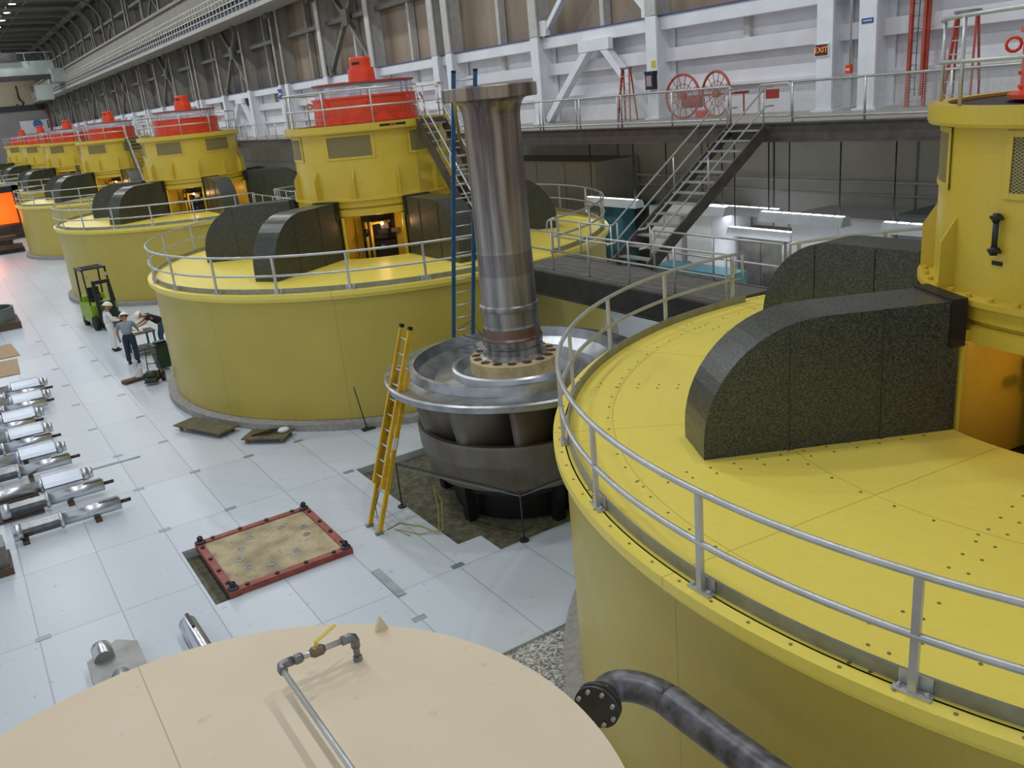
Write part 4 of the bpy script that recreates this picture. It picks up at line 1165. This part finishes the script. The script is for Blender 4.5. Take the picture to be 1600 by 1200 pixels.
# ------------------------------------------------------------------ wicket gates lying on timbers
def gate(kind, loc, rz, label, scale=1.0):
    r = thing('wicket_gate', label, 'machine part', loc, rz, 'polished wicket gates lying in rows on the floor')
    if kind == 'B':     # blade left, shaft pointing right
        m = MB(); m.tube([(-.42, 0, .2), (-.22, 0, .2)], .19, 24); m.build('bearing_collar', CHROME, r)
        m = MB(); m.prism([(-.2, .02), (-.16, .1), (.12, .13), (.2, .04), (.16, -.08), (-.1, -.12)], lambda a, b: (-.22, a, b + .2), lambda a, b: (.58, a, b + .2)); m.build('blade', mat('dark_gate_blade', '77797a', .3, .85, .15, 5), r)
        m = MB(); m.tube([(.56, 0, .2), (.64, 0, .2)], .19, 24); m.tube([(.64, 0, .2), (1.9, 0, .2)], .15, 24); m.tube([(1.15, 0, .2), (1.17, 0, .2)], .155, 24); m.build('stem', CHROME, r)
        m = MB(); m.b2(1.45, 1.86, -.05, .05, .33, .38); m.build('key', mat('dark_gate_blade', '77797a', .3), r)
        m = MB(); m.tube([(1.9, 0, .22), (2.14, 0, .22)], .045, 12); m.build('stub', DARK, r)
    else:               # stem left, bright blade right, square stub at right end
        m = MB(); m.tube([(-2.0, 0, .2), (.0, 0, .2)], .15, 24); m.tube([(-.06, 0, .2), (.04, 0, .2)], .19, 24); m.tube([(-.9, 0, .2), (-.88, 0, .2)], .155, 24); m.build('stem', CHROME, r)
        m = MB(); m.prism([(.46, .34), (.15, .36), (-.2, .28), (-.3, .2), (-.18, .12), (.1, .14), (.46, .26)], lambda a, b: (.04, a, b), lambda a, b: (.95, a, b)); m.build('blade', mat('satin_gate_blade', 'a3a9b2', .36, .9, .06, 2), r)
        m = MB(); m.tube([(.95, .0, .2), (1.1, .0, .2)], .17, 20); m.tube([(1.1, 0, .2), (1.22, 0, .2)], .14, 20); m.build('bearing_collar', CHROME, r)
    return r


def timber(loc, dims, label, rz=0): return tag(MB().b2(-dims[0] / 2, dims[0] / 2, -dims[1] / 2, dims[1] / 2, 0, dims[2]).build('timber_skid', WOODDK, loc=loc), label, 'timber', 'timber skids under the polished gates')


gl = ['polished gate with stem pointing right, nearest of the rows on the floor',
      'polished gate with stem pointing right, second nearest of the rows',
      'bright bladed gate lying just beyond the two nearest stems',
      'slim polished stem gate in the middle of the rows, end nearest the joint strip',
      'dark bladed gate in the middle of the stacked rows at the left edge',
      'polished stem gate, fourth pair from the front at the left edge',
      'wide bright gate blade, fourth pair from the front at the left edge',
      'polished stem gate, fifth pair from the front', 'bright gate blade, fifth pair from the front',
      'polished stem gate in the second farthest pair', 'bright gate blade in the second farthest pair',
      'polished stem gate of the farthest pair', 'bright gate blade of the farthest pair']
TZ = .05
gspec = [('B', 0, 21.45), ('B', -.13, 23.0), ('A', .45, 24.15), ('B', -.55, 25.75), ('A', .15, 27.0), ('B', -.75, 28.15), ('A', .05, 29.25), ('B', -1.0, 30.3), ('A', .02, 31.3), ('B', -.45, 32.45), ('A', .45, 33.4), ('B', -.3, 34.2), ('A', .55, 35.3)]
for (k, x, y), lb in zip(gspec, gl): gate(k, (x, y, TZ), 0, lb)
for k, (x, y, lb) in enumerate(((1.35, 21.45, 'small timber block under the stem of the nearest polished gate'), (.95, 23.0, 'small timber block under the stem of the second polished gate'))):
    timber((x, y, 0), (.14, .42, .06), lb)
tag(MB().b2(-.75, .75, -.7, .7, 0, .05).build('timber_board', WOODDK, loc=(-.4, 23.6, 0)), 'dark board on the floor under the nearest polished gates', 'timber')
timber((-.2, 21.45, 0), (.14, .5, .06), 'small timber block under the dark blade of the nearest gate')
for x, lb in ((.3, 'long timber skid under the right half of the farther gates'), (-1.0, 'long timber skid under the left half of the farther gates')):
    timber((x, 30.3, 0), (.12, 10.6, .06), lb)
# gate parts near the tank
kg = thing('wicket_gate', 'grey gate blade with domed collars lying next to the beige tank rim', 'machine part', (.62, 14.8, .02), 0, 'polished wicket gates lying in rows on the floor')
m = MB(); m.prism([(-.42, -1.1), (.42, -1.1), (.42, .2), (.12, .5), (-.42, .1)], lambda a, b: (a, b, .08), lambda a, b: (a, b + .02, .16)); m.build('blade', mat('dull_gate_blade', '8a8a86', .4, .7, .15, 3), kg)
m = MB(); m.tube([(-.15, .0, .14), (-.15, .42, .14), (-.15, .46, .14)], [.17, .17, .13], 20); m.build('bearing_collar', CHROME, kg)
m = MB(); m.tube([(.0, -1.6, .14), (.0, -.65, .14), (0, -.6, .14)], [.15, .15, .1], 20); m.build('stem', CHROME, kg)
ks = thing('machined_shaft', 'short polished steel stem standing out beyond the tank rim', 'machine part', (1.92, 14.3, 0), 0)
m = MB(); m.tube([(-.02, .7, .17), (-.02, .66, .17), (0, -.9, .17)], [.14, .16, .16], 24); m.build('stem_body', CHROME, ks)
m = MB(); m.b2(-.03, .03, .2, .7, .31, .36); m.build('key', DARK, ks)

# ------------------------------------------------------------------ items at the left edge
lb_ = thing('bearing_block', 'grey machined block on timber at the left edge', 'machine part', (-.85, 20.3, 0))
m = MB(); m.b2(-.9, .3, -.45, .6, .0, .16); m.build('timber_base', WOODDK, lb_)
m = MB(); m.extz([(-.8, -.35), (.25, -.3), (.25, .4), (-.8, .5)], .16, .62); m.build('block_body', mat('grey_machined_block', '87867f', .45, .5, .1), lb_)
m = MB(); m.tube([(.0, -.36, .38), (.0, -.32, .38)], .13, 16); m.tube([(0, -.38, .38), (0, -.3, .38)], .05, 10); m.build('round_boss', DULLST, lb_)
sd = thing('steel_disc', 'dark round part on the floor at the lower left edge', 'machine part', (-1.32, 12.6, 0))
m = MB(); m.lathe([(.3, 0), (.3, .25), (.22, .3), (0, .3)], 24); m.build('disc_body', mat('grey_machined_block', '87867f', .45, .5, .1), sd)
for k, (x, y, rz, lb) in enumerate(((.35, 43.4, .05, 'plywood sheet lying on the floor at the left edge, farther of two'), (.2, 40.0, -.04, 'plywood sheet lying on the floor at the left edge, nearer of two'))):
    tag(MB().box((0, 0, .02), (1.9, 2.9, .03)).build('plywood_sheet', WOODM, loc=(x, y, 0)), lb, 'plywood').rotation_euler = (0, 0, rz)
tb2 = thing('steel_tub', 'grey curved steel tub on a timber skid at the left edge', 'machine part', (1.0, 49.6, 0))
m = MB(); m.b2(-1.4, 1.0, -1.2, 1.2, 0, .35); m.build('timber_base', WOODDK, tb2)
m = MB(); m.lathe([(1.1, .35), (1.1, 1.0), (1.0, 1.0), (1.0, .4), (0, .4)], 32, c=(-.2, 0)); m.build('curved_wall', mat('grey_tub', '6d7470', .6), tb2)
m = MB(); m.b2(-.9, .3, -.4, .4, .5, 1.6); m.build('dark_drum', BLACK, tb2)
ob = thing('orange_drum', 'orange red cap on a small tan drum beside the grey tub', 'drum', (.95, 53.5, 0))
m = MB(); m.lathe([(.4, 0), (.4, 1.0), (0, 1.0)], 20); m.build('drum_body', mat('tan_drum', 'b98a62', .6), ob)
m = MB(); m.lathe([(.3, 1.0), (.3, 1.3), (.5, 1.35), (.45, 1.7), (0, 1.8)], 20); m.build('red_cap', RED, ob)
mc = thing('open_machine', 'dark framed machine with an orange-lit interior at the left edge', 'machine', (4.1, 88.5, 0))
m = MB(); m.b2(-6, 1.8, -1.5, 1.5, 0, .8); m.build('white_plinth', WHITEW, mc)
m = MB(); m.b2(-6, 1.9, -1.6, 1.6, .8, 2.0); m.build('dark_base', DARK, mc)
m = MB(); m.b2(-6, 2.0, -.6, 1.8, 2.0, 5.2); m.b2(1.5, 2.0, -1.7, -.6, 2.0, 5.2); m.b2(-6, 2.0, -1.7, -.6, 4.7, 5.2); m.build('machine_frame', BLACK, mc)
m = MB(); m.b2(-6, 1.5, -.72, -.62, 2.05, 4.65); m.build('orange_lit_back', EMR, mc)  # emission stands in for the orange light inside the machine
m = MB(); m.b2(-1.2, -1.0, -.85, -.75, 2.1, 3.6); m.build('bright_strip', EMO, mc)
m = MB(); m.sphere((1.8, -1.85, 3.6), .18, 10, 6); m.build('beacon', EMO, mc)
lamp('machine_glow', 'AREA', (3.2, 86.2, 3.4), 40, (1, .42, .12), 2.5, (math.radians(70), 0, math.radians(0)))
bt = thing('timber_stack', 'brown stack of timbers and parts on the floor at far left', 'timber', (3.9, 84.0, 0))
for k, (x, y, z, l) in enumerate(((0, 0, 0, 2.6), (.1, -.4, .35, 2.2), (-.3, .2, .7, 1.8), (.2, 0, 1.05, 1.4))):
    m = MB(); m.b2(x - l / 2, x + l / 2, y - .5, y + .5, z, z + .34); m.build('timber', WOODDK, bt)

# dollies by the second generator
def dolly(loc, rz, label, w_, d_, stuff):
    r = thing('flat_dolly', label, 'dolly', loc, rz)
    m = MB(); m.box((0, 0, .16), (w_, d_, .04)); m.build('platform', mat('dolly_board', '6b6348', .7, 0, .15, 4), r)
    for sx in (-.8, .8):
        for sy in (-.7, .7):
            m = MB(); m.tube([(sx * w_ / 2, sy * d_ / 2 - .03, .07), (sx * w_ / 2, sy * d_ / 2 + .03, .07)], .07, 12); m.build('caster', mat('caster_orange', '8a6040', .6), r)
    if stuff:
        for k in range(5):
            m = MB(); m.bar((-.4 + .12 * k, -.2, .2 + .02 * k), (.1 + .05 * k, .15, .26), .03); m.build('loose_bar', BLACK, r)
    return r


dolly((5.04, 25.7, 0), -1.15, 'brown flat dolly on small wheels along the base of the second generator', 2.1, .75, False)
dolly((6.22, 23.5, 0), -.75, 'shorter dark dolly carrying loose bars beside the second generator base', 1.3, .75, True)
bb = thing('white_bag', 'small white sack on the dark dolly', 'bag', (6.6, 23.25, .18))
m = MB(); m.sphere((0, 0, .07), (.17, .12, .08), 12, 8); m.build('sack', PAPER, bb)
mp = thing('floor_mop', 'thin dark pole with a flat foot leaning by the second generator', 'mop', (8.62, 22.05, 0), 0)
m = MB(); m.tube([(0, 0, .04), (-.22, -.05, 1.35)], .016, 6); m.build('pole', DARK, mp)
m = MB(); m.b2(-.15, .22, -.12, .06, 0, .05); m.build('foot', DARK, mp)

# ------------------------------------------------------------------ forklift
fl = thing('forklift', 'lime green forklift with a black mast parked behind the workers', 'forklift', (5.3, 44.5, 0), .12)
m = MB(); m.extz([(-.6, -.3), (.6, -.3), (.6, 1.6), (.35, 1.9), (-.35, 1.9), (-.6, 1.6)], .3, 1.15); m.build('body', GREENP, fl)
m = MB(); m.b2(-.5, .5, 1.2, 1.95, .35, 1.4); m.build('counterweight', GREENP, fl)
for sx in (-1, 1):
    m = MB(); m.tube([(sx * .62, -.35, .33), (sx * .42, -.35, .33)], .33, 20); m.build('front_wheel', RUBBER, fl)
    m = MB(); m.tube([(sx * .6, 1.4, .25), (sx * .42, 1.4, .25)], .25, 20); m.build('rear_wheel', RUBBER, fl)
    m = MB(); m.bar((sx * .55, -.2, 1.1), (sx * .5, .1, 2.75), .07); m.build('guard_post', BLACK, fl)
    m = MB(); m.bar((sx * .5, 1.5, 1.1), (sx * .5, 1.25, 2.75), .07); m.build('guard_post', BLACK, fl)
    m = MB(); m.b2(sx * .33 - .06, sx * .33 + .06, -.72, -.55, .1, 2.3); m.build('mast_rail', BLACK, fl)
    m = MB(); m.b2(sx * .28 - .06, sx * .28 + .06, -1.75, -.76, .06, .11); m.build('fork', DARK, fl)
m = MB()
for k in range(7): m.b2(-.52, .52, .1 + k * .19, .15 + k * .19, 2.74, 2.8)
m.b2(-.55, -.47, .05, 1.32, 2.72, 2.82); m.b2(.47, .55, .05, 1.32, 2.72, 2.82); m.build('overhead_guard', BLACK, fl)
m = MB(); m.b2(-.35, .35, -.74, -.6, 2.15, 2.3); m.build('mast_crossbar', BLACK, fl)
m = MB(); m.b2(-.42, .42, -.78, -.74, .25, .95); m.build('fork_carriage', BLACK, fl)
m = MB(); m.b2(-.3, .3, -.72, -.6, 1.2, 1.32); m.build('mast_crossbar', BLACK, fl)
m = MB(); m.b2(-.25, .25, .7, 1.1, 1.15, 1.3); m.b2(-.25, .25, 1.0, 1.15, 1.3, 1.8); m.build('seat', RUBBER, fl)
m = MB(); m.tube([(.13 * math.cos(t * PI / 8), .35 + .04 * math.sin(t * PI / 8), 1.55 + .12 * math.sin(t * PI / 8)) for t in range(16)], .018, 6, closed=True); m.bar((0, .1, 1.1), (0, .34, 1.54), .04); m.build('steering_wheel', BLACK, fl)
for sx in (-1, 1):
    m = MB(); m.tube([(sx * .45, -.3, 2.5), (sx * .45, -.2, 2.5)], .08, 12); m.build('work_light', CHROME, fl)

# ------------------------------------------------------------------ table, hand truck, bin and bits
ta = thing('work_table', 'small dark work table covered in papers among the three workers', 'table', (5.6, 37.5, 0), .1)
m = MB(); m.b2(-.45, .45, -.6, .6, .9, .96); m.build('table_top', mat('table_top_dark', '6a5f50', .6), ta)
for sx in (-1, 1):
    for sy in (-1, 1):
        m = MB(); m.b2(sx * .38 - .035, sx * .38 + .035, sy * .52 - .035, sy * .52 + .035, 0, .9); m.build('leg', BLUEP, ta)
m = MB(); m.b2(-.4, .4, -.55, .55, .2, .24); m.build('lower_shelf', DARK, ta)
tag(MB().b2(-.3, .3, -.25, .25, 0, .01).build('drawing_sheet', PAPER, loc=(5.75, 37.8, .962)), 'large white drawing sheet on the work table', 'paper').rotation_euler = (0, 0, .3)
tag(MB().b2(-.2, .2, -.15, .15, 0, .01).build('drawing_sheet', PAPER, loc=(5.5, 37.35, .962)), 'smaller white sheet on the near end of the work table', 'paper')
bn = thing('green_bin', 'dark green bin with clutter beside the base of the second generator', 'bin', (5.65, 34.1, 0), .2)
bn.scale = (.85,) * 3
m = MB(); m.prism([(-.3, -.3), (.3, -.3), (.3, .3), (-.3, .3)], lambda a, b: (a * .8, b * .8, .1), lambda a, b: (a * 1.15, b * 1.15, 1.15)); m.build('bin_body', GREENBIN, bn)
m = MB(); m.b2(-.38, .38, -.38, .38, 1.15, 1.2); m.build('rim', BLACK, bn)
m = MB(); m.b2(-.2, .25, -.2, .15, 1.2, 1.3); m.build('cloth', BLACK, bn)
ht = thing('hand_truck', 'dark hand truck with a red hubbed wheel carrying a small machine', 'hand truck', (5.0, 32.6, 0), -.5)
for s in (-1, 1):
    m = MB(); m.tube([(s * .2, 0, .1), (s * .2, .25, 1.2)], .02, 6); m.build('frame_rail', BLACK, ht)
for z in (.35, .65, .95):
    m = MB(); m.tube([(-.2, .02 + z * .2, z), (.2, .02 + z * .2, z)], .016, 6); m.build('cross_tube', BLACK, ht)
for s in (-1, 1):
    m = MB(); m.tube([(s * .26, .05, .17), (s * .34, .05, .17)], .17, 16); w_ = m.build('wheel', RUBBER, ht)
    m = MB(); m.tube([(s * .25, .05, .17), (s * .35, .05, .17)], .09, 12); m.build('red_hub', SIGNRED, w_)
m = MB(); m.b2(-.22, .22, -.5, 0, .1, .13); m.build('toe_plate', DARK, ht)
m = MB(); m.tube([(-.15, -.25, .35), (.15, -.25, .35)], .14, 14); m.b2(-.2, .2, -.45, -.05, .13, .25); m.build('motor', mat('machine_green', '3d4a3c', .5), ht)
pk = thing('paint_bucket', 'white paint bucket on the boards beside the hand truck', 'bucket', (4.62, 33.35, .13))
m = MB(); m.lathe([(.13, 0), (.15, .32), (.14, .32), (.12, .03), (0, .03)], 20); m.build('bucket_body', PAPER, pk)
m = MB(); m.tube([(.15 * math.cos(t * PI / 8), 0, .32 + .12 * math.sin(t * PI / 8)) for t in range(9)], .008, 5); m.build('wire_handle', DULLST, pk)
tag(MB().b2(-.75, .75, -.18, .18, 0, .12).build('timber_board', WOODDK, loc=(4.75, 33.4, 0)), 'brown boards on the floor under the white paint bucket', 'timber').rotation_euler = (0, 0, .25)
ps = thing('thin_stand', 'thin metal rod stand beside the white paint bucket', 'stand', (4.75, 34.1, 0))
m = MB(); m.tube([(0, 0, 0), (-.06, .02, 1.1)], .012, 6); m.build('rod', DULLST, ps)
m = MB(); m.lathe([(.12, 0), (.12, .03), (0, .03)], 12); m.build('foot', DARK, ps)


# ------------------------------------------------------------------ people
def skin_mesh(name, verts, edges, m, parent, levels=2):
    me = bpy.data.meshes.new(name); me.from_pydata([v[0] for v in verts], edges, [])
    o = bpy.data.objects.new(name, me); COL.objects.link(o); o.parent = parent
    md = o.modifiers.new('s', 'SKIN'); md.use_smooth_shade = True; md.branch_smoothing = .4
    for i, v in enumerate(verts):
        r = v[1]; me.skin_vertices[0].data[i].radius = r if isinstance(r, tuple) else (r, r)
        me.skin_vertices[0].data[i].use_root = (i == 0)
    sb = o.modifiers.new('b', 'SUBSURF'); sb.levels = levels; sb.render_levels = levels
    bpy.context.view_layer.update()
    ev = o.evaluated_get(bpy.context.evaluated_depsgraph_get()); m2 = bpy.data.meshes.new_from_object(ev)
    o.modifiers.clear(); o.data = m2; m2.materials.clear(); m2.materials.append(m)
    for p in m2.polygons: p.use_smooth = True
    return o


def person(label, loc, rz, pose, shirt, pants, long_sleeve, scale=1.16):
    """figure faces local +Y. pose: dict of joint positions (metres)"""
    r = thing('person', label, 'person', loc, rz); J = {k: Vector(v) for k, v in pose.items()}
    r.scale = (scale * 1.08, scale * 1.08, scale)
    names = ['pelvis', 'waist', 'chest', 'neck', 'chin', 'head', 'crown']
    rad = {'pelvis': .13, 'waist': .115, 'chest': .14, 'neck': .055, 'chin': .062, 'head': .088, 'crown': .075}
    V = [(J[n], rad[n]) for n in names]; E = [(i, i + 1) for i in range(6)]

    def limb(root, ns, rs):
        prev = root
        for n_, r_ in zip(ns, rs): V.append((J[n_], r_)); E.append((prev, len(V) - 1)); prev = len(V) - 1
        return prev
    for s in 'lr':
        hand = limb(2, ['sh' + s, 'el' + s, 'wr' + s, 'pa' + s], [.062, .042, .03, .032])
        d = (J['pa' + s] - J['wr' + s]).normalized(); side = d.cross(Vector((0, 0, 1))).normalized()
        if side.length < .1: side = Vector((1, 0, 0))
        for k in range(4):
            V.append((J['pa' + s] + side * (.024 - .016 * k) + d * (.03), .009)); E.append((hand, len(V) - 1)); V.append((J['pa' + s] + side * (.028 - .019 * k) + d * (.075 - .008 * abs(k - 1)) + Vector((0, 0, -.012)), .008)); E.append((len(V) - 2, len(V) - 1))
        V.append((J['pa' + s] + side * .045 - d * .01, .011)); E.append((hand, len(V) - 1)); V.append((J['pa' + s] + side * .06 + d * .025, .009)); E.append((len(V) - 2, len(V) - 1))
        limb(0, ['hi' + s, 'kn' + s, 'an' + s], [.088, .056, .04])
    skin_mesh('body', V, E, SKIN, r)
    # trousers
    V2 = [(J['pelvis'] + Vector((0, 0, .03)), .168)]; E2 = []
    for s in 'lr':
        p = 0
        for n_, r_ in (('hi', .115), ('kn', .082), ('an', .078)):
            V2.append((J[n_ + s], r_)); E2.append((p, len(V2) - 1)); p = len(V2) - 1
    V2.append((J['waist'], .155)); E2.append((0, len(V2) - 1))
    skin_mesh('trousers', V2, E2, pants, r)
    V3 = [(J['chest'], .185), (J['waist'], .178), (J['pelvis'] + Vector((0, 0, .05)), .175), (J['neck'] * .75 + J['chest'] * .25, .075)]; E3 = [(0, 1), (1, 2), (0, 3)]
    for s in 'lr':
        V3.append((J['sh' + s], .08)); E3.append((0, len(V3) - 1))
        mid = J['sh' + s].lerp(J['el' + s], .65)
        V3.append((mid, .066)); E3.append((len(V3) - 2, len(V3) - 1))
        if long_sleeve:
            V3.append((J['el' + s], .06)); E3.append((len(V3) - 2, len(V3) - 1)); V3.append((J['wr' + s], .046)); E3.append((len(V3) - 2, len(V3) - 1))
    skin_mesh('shirt', V3, E3, shirt, r)
    up = (J['crown'] - J['neck']).normalized(); fw_ = Vector((0, 1, 0)); fw_ = (fw_ - up * fw_.dot(up)).normalized(); rt = fw_.cross(up)
    R = Matrix((rt, fw_, up)).transposed(); hc_ = J['head']
    T = lambda v: R @ Vector(v) + hc_
    m = MB(); q = MB(); q.sphere((0, 0, .0), (.098, .112, .1), 14, 8, True); m.add([T((a, b - .01, c + .02)) for a, b, c in q.v], q.f, True); m.build('hair', HAIR, r)
    m = MB(); q = MB(); q.sphere((0, 0, 0), (.125, .145, .125), 18, 8, True); q.lathe([(.118, .0), (.17, -.012), (.17, -.002), (.118, .012)], 20); m.add([T((a, b, c + .055)) for a, b, c in q.v], q.f, True); m.build('hard_hat', HATM, r)
    m = MB(); q = MB(); q.tube([(0, .085, .0), (0, .112, -.022), (0, .09, -.03)], .012, 6)
    for sx in (-.035, .035): q.sphere((sx, .085, .015), .012, 8, 6)
    q.tube([(-.03, .083, -.055), (0, .09, -.057), (.03, .083, -.055)], .006, 5)
    for sx in (-.09, .09): q.sphere((sx, 0, -.005), (.014, .022, .03), 8, 6)
    m.add([T(v) for v in q.v], q.f, True); m.build('face_features', SKIN, r)
    for s in 'lr':
        a = J['an' + s]; m = MB(); m.sphere((a.x, a.y + .07, .045), (.05, .14, .05), 12, 8); m.build('boot', BLACK, r)
    return r


base = dict(pelvis=(0, 0, .96), waist=(0, .0, 1.12), chest=(0, .0, 1.34), neck=(0, .01, 1.5), chin=(0, .035, 1.57), head=(0, .035, 1.65), crown=(0, .02, 1.74),
            shl=(-.19, 0, 1.43), shr=(.19, 0, 1.43), hil=(-.1, 0, .9), hir=(.1, 0, .9), knl=(-.12, .02, .5), knr=(.12, .02, .5), anl=(-.13, -.02, .09), anr=(.13, -.02, .09),
            ell=(-.27, .02, 1.14), elr=(.27, .02, 1.14), wrl=(-.27, .15, .93), wrr=(.27, .15, .93), pal=(-.27, .18, .86), par=(.27, .18, .86))


def pz(**k): d = dict(base); d.update(k); return d


person('person in white coveralls and hard hat standing beside the forklift, facing the table', (4.72, 39.0, 0), -1.5,
       pz(head=(0, .08, 1.63), chin=(0, .08, 1.55), crown=(0, .07, 1.72), ell=(-.27, .1, 1.15), wrl=(-.18, .32, 1.12), pal=(-.14, .39, 1.11), elr=(.27, .1, 1.15), wrr=(.16, .32, 1.1), par=(.1, .39, 1.09)), CLWHITE, CLWHITE, True)
person('person in grey t-shirt, dark trousers and hard hat seen from behind at the table', (4.92, 36.0, 0), -.35,
       pz(head=(0, .1, 1.61), chin=(0, .09, 1.53), crown=(0, .1, 1.7), chest=(0, .05, 1.33), elr=(.28, .16, 1.15), wrr=(.24, .42, 1.02), par=(.23, .5, 1.0), ell=(-.3, .02, 1.12), wrl=(-.3, .12, .9), pal=(-.3, .15, .82)), CLGREY, CLNAVY, False)
person('person in black t-shirt and jeans leaning over the table with a hard hat', (6.35, 37.4, 0), 1.45,
       pz(pelvis=(0, -.1, .94), waist=(0, .0, 1.08), chest=(0, .2, 1.22), neck=(0, .36, 1.3), chin=(0, .43, 1.29), head=(0, .5, 1.33), crown=(0, .56, 1.4), shl=(-.18, .27, 1.27), shr=(.18, .27, 1.27), hil=(-.1, -.1, .88), hir=(.1, -.1, .88),
          ell=(-.28, .4, 1.1), wrl=(-.2, .6, 1.0), pal=(-.16, .68, .985), elr=(.28, .4, 1.1), wrr=(.2, .6, 1.0), par=(.16, .68, .985)), CLBLACK, CLJEAN, False)
